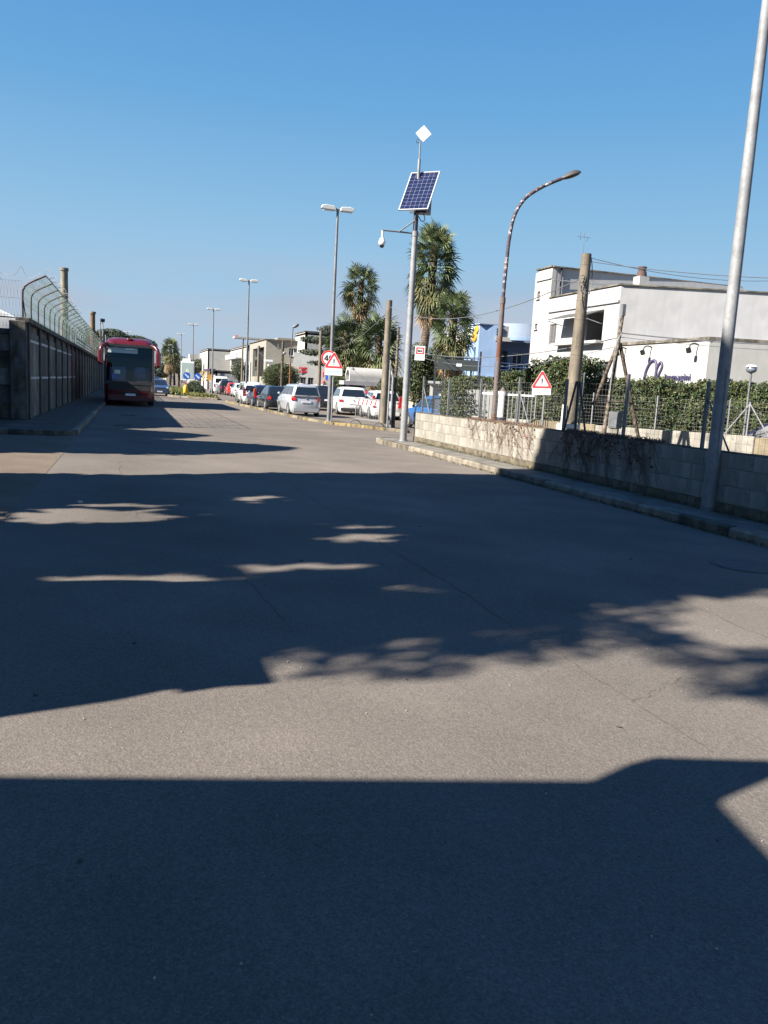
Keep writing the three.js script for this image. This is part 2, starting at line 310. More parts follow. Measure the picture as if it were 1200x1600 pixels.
function slab(name, outline, y0, y1, mat) {               // outline [x,z]
  const s = new THREE.Shape(outline.map(([x, z]) => new THREE.Vector2(x, -z))); const g = new THREE.ExtrudeGeometry(s, { depth: y1 - y0, bevelEnabled: false }); g.rotateX(-Math.PI / 2); g.translate(0, y0, 0);
  return struct(name, g, mat);
}
{
  const f = rng(12);
  // right pavement along the block wall, rounded end at the lane mouth
  const kerb = [[7.2, 9], [7.2, -20.6], [7.12, -21.8], [7.05, -22.8], [7.2, -23.6], [7.55, -24.0], [8.1, -24.1], [8.5, -24.1]];
  const inner = kerb.map(([x, z], i) => i < 3 ? [x + .16, z] : i < 5 ? [x + .16, z + .05] : [x, z + .16]);
  const p = slab('pavement', [...inner, [8.5, 9]], -.05, .126, K.pave);
  kerbLine(p, kerb, .95, .135, .17, [K.kerb, K.kerb, K.kerbB], f);
  // left pavement round the compound wall
  const kl = [[-1.32, -120], [-1.32, -22.4], [-1.5, -21.95], [-1.9, -21.75], [-24, -21.75]];
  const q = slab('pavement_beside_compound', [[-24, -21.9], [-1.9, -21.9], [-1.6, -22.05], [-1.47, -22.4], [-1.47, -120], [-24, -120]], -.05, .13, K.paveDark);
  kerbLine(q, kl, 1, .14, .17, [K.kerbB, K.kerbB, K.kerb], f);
  // traffic island between the road and the parking lane
  const ik = [[10.15, -29.2], [9.55, -30.2], [9.05, -31.9], [8.2, -33.4], [7.8, -36.4], [7.5, -41.4], [7.32, -49.8], [6.9, -60], [6.95, -63]];
  const back = [[7.3, -63], [7.25, -60], [7.66, -49.8], [7.85, -41.4], [8.72, -36.0], [9.25, -34.2], [9.85, -32], [10.3, -30]];
  const is = slab('traffic_island', [...ik.map(([x, z]) => [x + .13, z - .03]), ...back], -.05, .10, M('island_cement', [.27, .24, .20], { map: T.grime }));
  kerbLine(is, ik, .95, .12, .17, [K.kerbY, K.kerbY2, K.kerbY, K.kerbB], f);
  // planted median further on
  const mk = [[6.9, -68.6], [4.6, -69.6], [3.35, -71], [3.0, -74], [3.3, -110], [4.2, -330]];
  const md = slab('median', [...mk.map(([x, z]) => [x + .1, z - .1]), [7.2, -330], [7.4, -72]], -.05, .16, M('median_soil', [.17, .15, .10], { map: T.grime }));
  kerbLine(md, mk.slice(0, 5), 1.1, .17, .18, [K.kerbY2, K.kerb], f);
}

// ------------------------------------------------------------------ block wall on the right
const WX = 8.05, WZ0 = -22.55, WZ1 = -3.5, WT = .2;       // its road face, its far end, its near end (outside the frame)
{
  const f = rng(33), o = thing('block_wall', 'low grey concrete block wall along the right pavement', 'wall', [0, 0, 0]);
  const L = .5, rows = [[.126, .15, 'foot'], [.276, .245], [.521, .245], [.766, .215]];
  part('mortar', bx(WT - .02, .84, WZ1 - WZ0 - .02, WX + WT / 2, .126 + .42, (WZ0 + WZ1) / 2), K.mortar, o);
  const vars = new Map();
  const G = (l, h) => { const k = l.toFixed(2) + h; if (!vars.has(k)) vars.set(k, [0, 1, 2, 3].map((i) => metreUV(chamfer(WT, h - .005, l - .005, .004 + .002 * (i % 2)), .5, i * .27, i * .41))); return vars.get(k)[Math.floor(f() * 4)]; };
  rows.forEach(([y, h, foot], r) => {
    let z = WZ0; const off = r % 2 ? L / 2 : 0; let first = true;
    while (z < WZ1 - .01) {
      let l = first && off ? off : L; l = Math.min(l, WZ1 - z); if (WZ1 - z - l < .1) l = WZ1 - z; first = false;
      piece(foot ? 'footing_block' : 'block', G(l, h), foot ? K.blockFoot : [K.concreteWall, K.concreteWallB, K.concreteWall, K.concreteWallC, K.concreteWallB][Math.floor(f() * 5)], o, WX + WT / 2 + rr(-.003, .003, f) - (foot ? .012 : 0), y + h / 2, z + l / 2); z += l;
    }
  });
  // ragged mortar cap
  const cap = []; for (let z = WZ0; z < WZ1; z += .33) cap.push(bx(WT - .03, rr(.012, .035, f), .34, WX + WT / 2, .981 + .006, z + .16, rr(-.05, .05, f)));
  part('mortar_cap', cap, K.blockFoot, o);
}
// wire fence standing on the block wall
const FX = WX + .12;
{
  const f = rng(34);
  const o = thing('wire_fence', 'welded wire fence on grey posts along the block wall top', 'fence', [0, 0, 0]);
  for (let z = -22.3, i = 0; z < -4; z += 2.05, i++) {
    const h = rr(.98, 1.1, f), x = FX + rr(-.02, .02, f);
    part('post', [bx(.045, h, .045, x, .98 + h / 2, z), bx(.04, .02, .04, x, .98 + h + .01, z)], K.galvDull, o);
    if (i % 3 === 0) part('brace', rod([x, 1.75, z], [x + .02, 1.0, z + .55], .014), K.galvDull, o);
  }
  const w = []; for (let z = -22.3; z < -4; z += .11) w.push(bx(.002, .95, .002, FX, 1.46, z)); for (let y = 1.02; y < 1.95; y += .1) w.push(bx(.002, .002, 18.3, FX + .002, y, -13.15));
  const m = part('wire_mesh', w, K.wire, o); m.userData.kind = 'stuff';
}
// dry creepers hanging over the wall
function creeper(label, z0, z1, n, reach, seed, leafy) {
  const f = rng(seed), gs = [];
  const grow = (x, y, z, dy, dz, len, r) => {
    const pts = [[x, y, z]]; let k = Math.ceil(len / .07);
    for (let i = 0; i < k; i++) { dz += (f() - .5) * .55; dy += (f() - .5) * .35 - .02; const l = Math.hypot(dy, dz) || 1; y += dy / l * .07; z += dz / l * .07; if (y > .99) { y = .99; dy = -.4; } if (y < .2) break; pts.push([WX - .012 - f() * .025, y, z]); if (f() < .16 && r > .0035) grow(WX - .015, y, z, dy + (f() - .5) * 1.4, dz + (f() - .5) * 1.6, len * .45, r * .65); }
    for (let i = 0; i < pts.length - 1; i++) gs.push(rod(pts[i], pts[i + 1], r * (1 - i / pts.length * .5), 3));
  };
  for (let i = 0; i < n; i++) { const z = rr(z0, z1, f); grow(WX - .01, .99, z, -1, rr(-.9, 1.1, f), rr(.25, reach, f), rr(.004, .008, f)); }
  const o = thing('dry_creeper', label, 'creeper'); part('stem', gs, K.twig, o);
  const top = []; for (let i = 0; i < n * 14; i++) { const z = rr(z0, z1, f), a = f() * 6.28; top.push(rod([FX + rr(-.12, .06, f), rr(.985, 1.01, f), z], [FX + rr(-.14, .08, f), rr(.99, 1.07, f), z + Math.cos(a) * .12], .004, 3)); }
  part('tangle', top, K.twig, o);
  const lf = []; for (let i = 0; i < leafy; i++) { const g = new THREE.PlaneGeometry(.05, .04); g.rotateX(f() * 3); g.rotateY(f() * 6); g.translate(WX - .02 - f() * .04, 1.0 - Math.pow(f(), 2) * .4, rr(z0, z1, f)); lf.push(g); }
  if (leafy) part('dead_foliage', lf, M('dead_leaf', [.12, .05, .035], { side: THREE.DoubleSide }), o).userData.kind = 'stuff';
}
creeper('dry brown creeper on the sunlit part of the block wall', -18.6, -14.9, 46, .85, 5, 40);
creeper('dense dry creeper on the shaded part of the block wall', -13.9, -10.9, 60, .95, 6, 160);

// ------------------------------------------------------------------ second wall behind, with its own fence
const W2A = [10.73, -24.35], W2B = [17.3, -12.65];
const w2len = Math.hypot(W2B[0] - W2A[0], W2B[1] - W2A[1]), w2d = [(W2B[0] - W2A[0]) / w2len, (W2B[1] - W2A[1]) / w2len], w2n = [-w2d[1], w2d[0]];   // w2n points away from the road? fixed below
if (w2n[0] < 0) { w2n[0] *= -1; w2n[1] *= -1; }
const w2 = (t, off = 0) => [W2A[0] + w2d[0] * t + w2n[0] * off, W2A[1] + w2d[1] * t + w2n[1] * off], w2turn = Math.atan2(w2d[0], w2d[1]);
{
  const f = rng(35), o = thing('garden_wall', 'pale low garden wall in front of the laurel hedge', 'wall');
  const n = Math.round(w2len / 2.2), L = w2len / n, g = [0, 1, 2].map((i) => metreUV(chamfer(.18, .92, L - .014, .012), .5, i * .3, i * .2));
  for (let i = 0; i < n; i++) { const [x, z] = w2((i + .5) * L); piece('panel', g[i % 3], [K.concreteWallB, K.kerbY2, K.concreteWallB][i % 3], o, x, .46 + .02 * (i % 2), z, w2turn); }
  const fe = thing('garden_fence', 'thin wire fence with pale posts on the garden wall', 'fence');
  for (let t = .4; t < w2len; t += 1.95) { const [x, z] = w2(t); part('post', cyl(.022, .022, .92, 8, x, .93, z), K.galv, fe); }
  { const t = 8.7, [x, z] = w2(t), a = w2(t - .55), b = w2(t + .55); part('brace', rod([x, 1.75, z], [a[0], .95, a[1]], .018), K.galv, fe); part('brace', rod([x, 1.75, z], [b[0], .95, b[1]], .018), K.galv, fe); part('brace', rod([x, .93, z], [x, 1.8, z], .022), K.galv, fe); }
  const w = []; for (let t = 0; t < w2len; t += .1) { const [x, z] = w2(t); w.push(bx(.0025, .8, .0025, x, 1.36, z)); }
  for (let y = .98; y < 1.8; y += .1) { const [x, z] = w2(w2len / 2); w.push(bx(.0025, .0025, w2len, x, y, z, w2turn)); }
  part('wire_mesh', w, K.wire, fe).userData.kind = 'stuff';
}

// ------------------------------------------------------------------ compound wall on the left
{
  const f = rng(36), X = -2.95, Z0 = -26.4, Z1 = -128;
  const o = thing('compound_wall', 'high grimy concrete wall with pilasters along the left pavement', 'wall');
  part('wall_core', bx(.2, 2.9, Z0 - Z1 - .4, X - .16, .13 + 1.45, (Z0 + Z1) / 2 - .3), K.wallDark, o);
  const pg = metreUV(chamfer(.13, 2.66, 2.82, .015), .5), sp = 3.1; let i = 0;
  const geos = [0, 1, 2, 3].map((k) => metreUV(chamfer(.1, 2.62, sp - .3, .012), .5, k * .23, k * .37)), pil = metreUV(chamfer(.2, 2.86, .26, .015), .5), band = metreUV(bx(.012, .07, sp - .32).toNonIndexed(), .5);
  const tones = [K.wallPanelB, K.wallPanelC, K.wallPanel, K.wallDark, K.wallPanel, K.wallPanelB, K.wallPanelB];
  for (let z = Z0 - .22; z > Z1; z -= sp, i++) {
    piece('pilaster', pil, K.wallDark, o, X - .06, .13 + 1.43, z - .02);
    const m = i < tones.length ? tones[i] : i < 10 ? K.wallDark : [K.wallDark, K.wallPanel, K.wallPanelC][Math.floor(f() * 3)];
    piece('wall_panel', geos[Math.floor(f() * 4)], m, o, X - .065, .13 + 1.31, z - sp / 2);
    if (i < 7) { piece('lime_band', band, K.whiteBand, o, X - .011, 1.36 + rr(-.01, .01, f), z - sp / 2); if (i < 6) piece('lime_band', band, K.whiteBand, o, X - .011, 2.5 + rr(-.01, .01, f), z - sp / 2); }
  }
  const cg = metreUV(chamfer(.42, .16, 3.08, .02), .5); i = 0;
  for (let z = Z0 + .1; z > Z1; z -= 3.1) piece('coping', cg, K.wallDark, o, X - .12, 3.06, z - 1.55);
  part('corner_pillar', chamfer(.46, 2.9, .4, .02).translate(X - .25, .13 + 1.45, Z0 - .02), K.wallDark, o);
  const r = thing('compound_return_wall', 'grimy concrete wall face at the left edge facing the road junction', 'wall');
  part('wall_core', bx(16, 2.5, .2, X - 8.5, .13 + 1.25, Z0 - .22), K.wallPanel, r);
  const bl = [0, 1, 2].map((k) => metreUV(chamfer(.78, .49, .06, .01), .5, k * .33, k * .21));
  for (let row = 0; row < 5; row++) for (let c = 0; c < 10; c++) piece('block', bl[Math.floor(f() * 3)], [K.wallPanel, K.wallPanelB, K.wallPanel, K.wallPanelC][Math.floor(f() * 4)], r, X - .9 - c * .8 - (row % 2) * .4, .13 + .25 + row * .5, Z0 - .1);
  part('coping', chamfer(16, .16, .34, .02).translate(X - 8.5, 2.71, Z0 - .2), K.wallDark, r);

  // fence with in-curved posts on the wall
  const fe = thing('curved_post_fence', 'green mesh fence with bent posts on top of the compound wall', 'fence');
  const post = (z, m) => part('post', tube([[X - .15, 3.1, z], [X - .15, 3.75, z], [X - .13, 3.98, z], [X - .02, 4.12, z], [X + .5, 4.42, z]], .03, 12, 5), m, fe);
  for (let z = Z0 - .25, k = 0; z > -100; z -= 2.1, k++) post(z, k % 3 ? K.steelBrown : K.steelRed);
  part('brace', rod([X - .15, 3.75, Z0 - .25], [X - .15, 3.1, Z0 - 1], .02), K.steelRed, fe);
  const prof = [[X - .15, 3.14], [X - .15, 3.75], [X - .12, 4.0], [X + .5, 4.42]], w = [];
  for (let z = Z0 - .25; z > -100; z -= (z > -60 ? .13 : .26)) for (let k = 0; k < 3; k++) { const a = prof[k], b = prof[k + 1]; w.push(rod([a[0], a[1], z], [b[0], b[1], z - .065], .0024, 3), rod([a[0], a[1], z - .065], [b[0], b[1], z], .0024, 3)); }
  for (const t of [0, .25, .5, .75, 1]) { w.push(rod([X - .15, 3.14 + .61 * t, Z0 - .25], [X - .15, 3.14 + .61 * t, -100], .004, 3), rod([X - .12 + .62 * t, 4 + .42 * t, Z0 - .25], [X - .12 + .62 * t, 4 + .42 * t, -100], .004, 3)); }
  part('wire_mesh', w, K.greenWire, fe).userData.kind = 'stuff';
  part('top_rail', rod([X + .5, 4.42, Z0 - .25], [X + .5, 4.42, -100], .012, 5), K.steelBrown, fe);
  part('handrail', [rod([X - .05, 3.55, -50], [X - .05, 3.55, -92], .03, 5), rod([X - .05, 3.35, -50], [X - .05, 3.35, -92], .025, 5)], K.steelDark, fe);
  const re = thing('leaning_post_fence', 'chain link fence with leaning post above the left return wall', 'fence');
  const px = X - 1.05;
  part('post', tube([[px, 2.8, Z0 - .2], [px, 3.7, Z0 - .2], [px + .02, 3.8, Z0 - .2], [px + .3, 4.25, Z0 - .2]], .024, 10, 5), K.steelRed, re);
  part('brace', rod([px - .02, 3.7, Z0 - .2], [px - .62, 2.8, Z0 - .2], .018), K.steelRed, re);
  for (let k = 1; k < 4; k++) part('post', rod([px - k * 2.2, 2.8, Z0 - .2], [px - k * 2.2, 4.0, Z0 - .2], .024), K.steelRed, re);
  part('rail', rod([px, 3.13, Z0 - .2], [X - .2, 3.13, Z0 - .2], .02), K.steelBrown, re);
  const w2_ = []; for (let x = X - .15; x > X - 8; x -= .09) w2_.push(rod([x, 2.85, Z0 - .2], [x - .18, 4.2, Z0 - .18], .0028, 3), rod([x - .18, 2.85, Z0 - .2], [x, 4.2, Z0 - .18], .0028, 3)); for (const y of [3.2, 3.7, 4.2]) w2_.push(rod([X - .15, y, Z0 - .19], [X - 8, y, Z0 - .19], .004, 3));
  part('wire_mesh', w2_, K.wire, re).userData.kind = 'stuff';
  const bw = (label, a, b, r, turns, sag) => { const p = []; for (let k = 0; k <= turns * 10; k++) { const t = k / (turns * 10), q = k / 10 * 6.283; p.push([a[0] + (b[0] - a[0]) * t + (a[0] === b[0] ? Math.cos(q) * r : Math.cos(q) * r * .4), a[1] + (b[1] - a[1]) * t + Math.sin(q) * r * (.7 + .5 * Math.sin(k * .37)) - sag * Math.sin(t * 3.14), a[2] + (b[2] - a[2]) * t + (a[0] === b[0] ? 0 : Math.cos(q) * r)]); } solo('barbed_wire', tube(p, .006, turns * 14, 3), K.wire, label, 'barbed wire', 'barbed wire coils'); };
  bw('loose barbed wire coil above the left return wall', [X - 8, 4.4, Z0 - .2], [X + .3, 4.45, Z0 - .2], .17, 13, .12);
  bw('barbed wire coil along the fence top of the compound wall', [X + .55, 4.5, Z0 - .3], [X + .55, 4.46, -42], .12, 20, 0);
}

// ------------------------------------------------------------------ street lamps, masts, poles
const font = await new FontLoader().loadAsync('fonts/droid/droid_sans_bold.typeface.json');
function text(str, size, depth = .006) { const g = new TextGeometry(str, { font, size, depth, curveSegments: 5 }); g.computeBoundingBox(); const b = g.boundingBox; g.translate(-(b.min.x + b.max.x) / 2, -(b.min.y + b.max.y) / 2, 0); return g; }

const LAMP_ORDER = ['nearest', 'second', 'third', 'fourth', 'fifth', 'sixth', 'seventh', 'eighth'];
function lampGeo() {
  const o = thing('street_lamp', 'x', 'street lamp', [0, 0, 0], 0, 'double headed lamps along the road');
  part('post', [cyl(.095, .05, 9.0, 14, 0, .08, 0), cyl(.13, .12, .05, 14, 0, .08, 0)], K.galvDull, o);
  part('access_door', bx(.09, .3, .02, 0, 1.0, .088), K.galvDull, o);
  part('arm', [rod([-.16, 9.12, 0], [.16, 9.08, 0], .04, 8), cyl(.06, .06, .12, 10, 0, 8.98, 0)], K.galvDull, o);
  for (const s of [-1, 1]) {
    const h = extr([[0, -.06], [.5, -.07], [.58, -.03], [.56, .05], [.42, .09], [.06, .07], [0, .02]], .2, .02); h.rotateZ(.03); if (s < 0) h.rotateY(Math.PI); h.translate(s * .12, 9.12, 0);
    const hd = part('lamp_head', h, M('lamp_head_grey', [.52, .53, .52], { roughness: .5 }), o); part('diffuser', bx(.42, .025, .15, s * .42, 9.03, 0), K.plastic, hd);
  }
  return o;
}
const lamp0 = lampGeo();
lamp0.position.set(8.4, .02, -34.9); lamp0.userData.label = 'tall double headed street lamp beside the speed limit sign';
for (let i = 1; i < 8; i++) copy(lamp0, `double headed street lamp, ${LAMP_ORDER[i]} along the road from the camera`, [8.4 + (i > 2 ? -.05 * i : 0), .02, -34.9 - 27.4 * i], 0);
for (let i = 0; i < 6; i++) copy(lamp0, `distant double headed street lamp left of the median, ${LAMP_ORDER[i]} from the coach`, [-.6, .02, -150 - 27.4 * i], 0, 'far lamps beyond the coach');
{ // near steel pole on the right, leaving the frame at the top
  const o = thing('steel_pole', 'tall galvanised pole on the pavement at the right, shaded at its foot', 'pole', [7.99, .126, -9.52]);
  part('shaft', cyl(.095, .055, 9.6, 20), K.galv, o); part('foot_collar', cyl(.108, .104, .06, 20), K.galvDull, o); part('seam', bx(.012, 1.2, .006, -.02, 1.4, .094), K.galvDull, o);
}
{ // solar mast
  const o = thing('solar_mast', 'galvanised mast with solar panel, camera arm and diamond antenna at the wall end', 'mast', [7.71, .126, -22.5]);
  part('shaft', [cyl(.105, .082, 5.95, 20), cyl(.13, .125, .04, 20)], K.galv, o);
  part('collar', [cyl(.097, .097, .1, 16, 0, 2.8, 0), cyl(.098, .098, .14, 16, 0, 5.85, 0)], K.galv, o);
  part('neck', cyl(.07, .07, 1.2, 14, 0, 5.95, 0), K.steelDark, o);
  part('antenna_mast', [cyl(.045, .04, .85, 12, 0, 7.1, 0), cyl(.022, .022, .62, 10, 0, 7.93, 0)], K.galv, o);
  const dg = bx(.31, .31, .05); dg.rotateZ(Math.PI / 4); dg.rotateY(-.33); dg.translate(.06, 8.62, .05);
  const an = part('diamond_antenna', dg, K.plastic, o); const db = bx(.26, .26, .05); db.rotateZ(Math.PI / 4); db.rotateY(-.33); db.translate(.075, 8.62, .005); part('antenna_back', db, K.galvDull, an); part('antenna_cable', tube([[-.01, 8.4, -.03], [-.1, 8.38, -.02], [-.12, 8.44, 0], [-.04, 8.46, .02]], .008, 12, 4), K.black, an);
  // panel: 0.99 x 1.65 m, six by ten cells, leaning back
  const P = new THREE.Group(); P.name = 'solar_panel'; o.add(P); P.rotation.order = 'YXZ'; P.position.set(-.06, 7.02, .34); P.rotation.set(-.60, -.70, 0); P.scale.setScalar(.88);
  part('frame', [bx(.99, .035, .04, 0, .8075, 0), bx(.99, .035, .04, 0, -.8075, 0), bx(.035, 1.58, .04, .4775, 0, 0), bx(.035, 1.58, .04, -.4775, 0, 0)], M('aluminium_frame', [.5, .5, .5], { roughness: .4, metalness: .5 }), P);
  part('backing', bx(.93, 1.59, .012, 0, 0, -.006), M('panel_gap_white', [.24, .25, .31], { roughness: .5 }), P);
  const cg = metreUV(bx(.142, .146, .004).toNonIndexed()), cm = M('solar_cell', [.010, .014, .045], { roughness: .18, clearcoat: 1, clearcoatRoughness: .05 }), cm2 = M('solar_cell_b', [.012, .018, .055], { roughness: .2, clearcoat: 1, clearcoatRoughness: .05 });
  for (let i = 0; i < 6; i++) for (let j = 0; j < 10; j++) piece('cell', cg, (i * 7 + j * 3) % 5 ? cm : cm2, P, (i - 2.5) * .153, (j - 4.5) * .157, .003);
  part('bracket', [rod([0, 6.3, 0], [-.15, 6.4, .5], .03), rod([0, 6.6, 0], [.2, 6.62, .2], .03), bx(.5, .05, .05, 0, 6.5, .14, -.7)], K.steelDark, o);
  part('control_box', bx(.36, .6, .3, .26, 6.8, -.04, -.33), M('box_grey', [.30, .31, .35], { roughness: .6 }), o);
  part('cable_loop', tube([[.22, 6.5, 0], [.26, 6.33, .02], [.16, 6.28, .03], [.06, 6.4, .05]], .012, 14, 5), K.black, o);
  part('camera_arm', [rod([0, 5.93, 0], [-1.03, 5.9, .1], .022, 8), rod([-.02, 6.3, .03], [-.5, 5.92, .06], .02, 8)], K.galv, o);
  const cam = part('dome_camera', [cyl(.032, .032, .3, 10, -1.0, 5.58, .1), new THREE.SphereGeometry(.1, 16, 10).scale(1, .95, 1).translate(-1.0, 5.56, .1), cyl(.1, .06, .1, 14, -1.0, 5.58, .1)], K.plastic, o); part('camera_lens', new THREE.SphereGeometry(.072, 14, 8).translate(-1.0, 5.485, .1), K.glass, cam);
}
{ // bus stop plate fixed to the far side of the mast
  const o = thing('bus_stop_sign', 'small white sign with red framed number beside the solar mast', 'sign', [8.36, 0, -23.3], -.33);
  part('post', cyl(.025, .025, 3.05, 8, -.28, 0, -.03), K.galvDull, o);
  part('plate', bx(.3, .29, .02, 0, 2.83, 0), K.signWhite, o); part('plate', bx(.3, .13, .02, 0, 2.61, 0), K.signWhite, o);
  part('red_frame', extr(rect(-.12, -.1, .12, .1), .006, 0, [rect(-.085, -.066, .085, .066)]).translate(0, 2.83, .014), K.red, o);
  part('lettering', text('M2', .07).translate(0, 2.83, .012), K.black, o);
  part('clamp', bx(.2, .05, .03, -.2, 2.75, -.02), K.galvDull, o);
}
function tri(r, cut) { const p = []; for (let k = 0; k < 3; k++) { const a = Math.PI / 2 + k * 2.0944; for (const d of [-cut, cut]) p.push([Math.cos(a + d) * r, Math.sin(a + d) * r]); } return p; }
function dangerSign(o, y, side, z = 0) {
  const r = side / Math.sqrt(3);
  part('triangle_plate', extr(tri(r, .07), .015).translate(0, y, z), K.signWhite, o);
  part('red_border', extr(tri(r * .95, .07), .004, 0, [tri(r * .66, .05)]).translate(0, y, z + .011), K.red, o);
  part('exclamation_mark', [extr([[-.022, -.02], [.022, -.02], [.034, .17], [.02, .19], [-.02, .19], [-.034, .17]], .004).scale(side / .9, side / .9, 1).translate(0, y - .02 * side, z + .011), extr(Array.from({ length: 14 }, (_, k) => [Math.cos(k / 14 * 6.283) * .03, Math.sin(k / 14 * 6.283) * .03]), .004).scale(side / .9, side / .9, 1).translate(0, y - .095 * side, z + .011)], K.black, o);
}
const inkBlue = M('pale_blue_print', [.36, .45, .58], { roughness: .5 });
{
  const o = thing('warning_sign', 'red triangle warning sign with white text plate on the traffic island', 'road sign', [8.12, .09, -33.25], -.24);
  part('post', cyl(.03, .03, 2.45, 10, 0, 0, -.045), K.galv, o);
  dangerSign(o, 2.53, .74); part('text_plate', bx(.74, .29, .015, 0, 2.14, 0), K.signWhite, o); part('print', [bx(.60, .05, .004, 0, 2.17, .009), bx(.56, .045, .004, -.01, 2.10, .009)], inkBlue, o);
  part('clamp', [bx(.12, .04, .04, 0, 2.5, -.025), bx(.12, .04, .04, 0, 2.05, -.025)], K.galvDull, o);
}
{
  const o = thing('warning_sign', 'red triangle warning sign in front of the hedge behind the block wall', 'road sign', [9.36, 0, -17.22], -.42);
  part('post', cyl(.02, .02, 2.05, 8, .03, 0, -.035), K.galv, o);
  const p = new THREE.Group(); p.name = 'sign_head'; p.rotation.z = .03; o.add(p); const q = { add: (m) => p.add(m) };
  dangerSign(p, 1.985, .46); part('text_plate', bx(.44, .16, .012, 0, 1.765, 0), K.signWhite, p); part('print', [bx(.30, .022, .004, -.05, 1.79, .008), bx(.26, .018, .004, -.05, 1.76, .008), bx(.36, .022, .004, 0, 1.725, .008)], inkBlue, p);
}
{
  const o = thing('speed_limit_sign', 'round red bordered speed limit 40 sign on the lamp post', 'road sign', [8.24, .1, -34.72], -.24), c = (r) => Array.from({ length: 32 }, (_, k) => [Math.cos(k / 32 * 6.283) * r, Math.sin(k / 32 * 6.283) * r]);
  part('disc', extr(c(.33), .015).translate(0, 2.74, 0), K.signWhite, o); part('red_border', extr(c(.325), .004, 0, [c(.255)]).translate(0, 2.74, .011), K.red, o);
  part('digits', text('40', .25).translate(-.015, 2.74, .01), K.black, o); part('clamp', bx(.3, .05, .06, 0, 2.74, -.035), K.galvDull, o);
}
{
  const o = thing('give_way_sign', 'blue arrow square above a grey triangle back on a thin post', 'road sign', [10.55, 0, -44.2], -.24);
  part('post', cyl(.028, .028, 2.35, 8, 0, 0, -.03), K.galvDull, o);
  part('blue_plate', bx(.38, .42, .014, 0, 2.2, .02), K.signBlue, o); part('arrow', [bx(.06, .2, .006, 0, 2.14, .029), extr([[-.11, 0], [.11, 0], [0, .12]], .006).translate(0, 2.24, .029)], K.signWhite, o);
  part('triangle_back', extr([[-.26, .2], [.26, .2], [0, -.24]], .014).translate(0, 1.76, .01), K.signBack, o);
}
{ // plain post beside the barrier
  const o = thing('thin_post', 'thin bare galvanised post at the end of the traffic island', 'post', [10.0, .02, -31.3]); part('shaft', cyl(.035, .033, 2.75, 10), K.galv, o); part('cap', cyl(.037, .03, .03, 10, 0, 2.75, 0), K.galvDull, o);
}
solo('thin_post', cyl(.03, .03, 2.3, 8, 7.55, .1, -57.5), K.galv, 'short thin post at the far tip of the traffic island', 'post');
{ // crowd barrier
  const a = [9.22, -33.4], b = [9.72, -31.6], L = Math.hypot(b[0] - a[0], b[1] - a[1]), o = thing('crowd_barrier', 'steel crowd barrier with red and white striped board on the island', 'barrier', [(a[0] + b[0]) / 2, .1, (a[1] + b[1]) / 2], Math.atan2(-(b[1] - a[1]), b[0] - a[0]));
  part('frame', [rod([-L / 2, .12, 0], [-L / 2, 1.08, 0], .02, 8), rod([L / 2, .12, 0], [L / 2, 1.08, 0], .02, 8), rod([-L / 2, 1.08, 0], [L / 2, 1.08, 0], .02, 8), rod([-L / 2, .2, 0], [L / 2, .2, 0], .02, 8)], K.galv, o);
  for (let i = 1; i < 14; i++) part('bar', rod([-L / 2 + i * L / 14, .2, 0], [-L / 2 + i * L / 14, 1.08, 0], .007, 6), K.galv, o);
  for (const s of [-1, 1]) part('foot', tube([[s * L / 2, .0, -.3], [s * L / 2, .13, -.12], [s * L / 2, .15, 0], [s * L / 2, .13, .12], [s * L / 2, .0, .3]], .018, 14, 6), K.galvDull, o);
  const bd = part('striped_board', bx(L * .94, .22, .015, 0, .93, .03), K.signWhite, o);
  for (let i = 0; i < 5; i++) part('red_stripe', extr([[-.1, -.108], [.02, -.108], [.12, .108], [0, .108]], .003).translate(-L * .36 + i * L * .18, .93, .04), K.red, bd);
  
}
{ // rusty swan-neck lamp behind the wall
  const o = thing('rusty_street_lamp', 'old rusty swan neck street lamp with peeling paint behind the wall', 'street lamp', [9.1, 0, -19.3], -.2);
  part('lower_post', cyl(.085, .06, 4.0, 14), K.rustLow, o);
  part('swan_neck', tube([[0, 4, 0], [.02, 4.9, 0], [.05, 5.6, 0], [.14, 6.15, 0], [.36, 6.55, 0], [.74, 6.85, 0], [1.12, 7.05, 0], [1.3, 7.13, 0]], .046, 40, 10), K.rust, o);
  part('joint', cyl(.07, .068, .16, 14, 0, 3.95, 0), K.rustLow, o);
  const sh = new THREE.SphereGeometry(.3, 18, 10, 0, Math.PI * 2, 0, Math.PI / 2).scale(1, .42, .48); const pa = sh.attributes.position; for (let i = 0; i < pa.count; i++) { const x = pa.getX(i), t = (x + .3) / .6, s = .35 + .65 * Math.min(1, t * 1.5); pa.setY(i, pa.getY(i) * s); pa.setZ(i, pa.getZ(i) * s); } sh.computeVertexNormals(); sh.rotateZ(.36); sh.translate(1.5, 7.2, 0);
  const hd = part('lamp_hood', sh, M('lamp_hood_brown', [.06, .055, .055], { roughness: .5, side: THREE.DoubleSide }), o);
  part('diffuser', new THREE.SphereGeometry(.24, 14, 8).scale(1, .22, .4).rotateZ(.36).translate(1.52, 7.2, 0), M('old_diffuser', [.03, .03, .032], { roughness: .35 }), hd);
}
function utilityPole(name, label, pos, h, r0, r1, mat, extra) { const o = thing(name, label, 'utility pole', pos); part('shaft', cyl(r0, r1, h, 14), mat, o); extra && extra(o, h, r1); return o; }
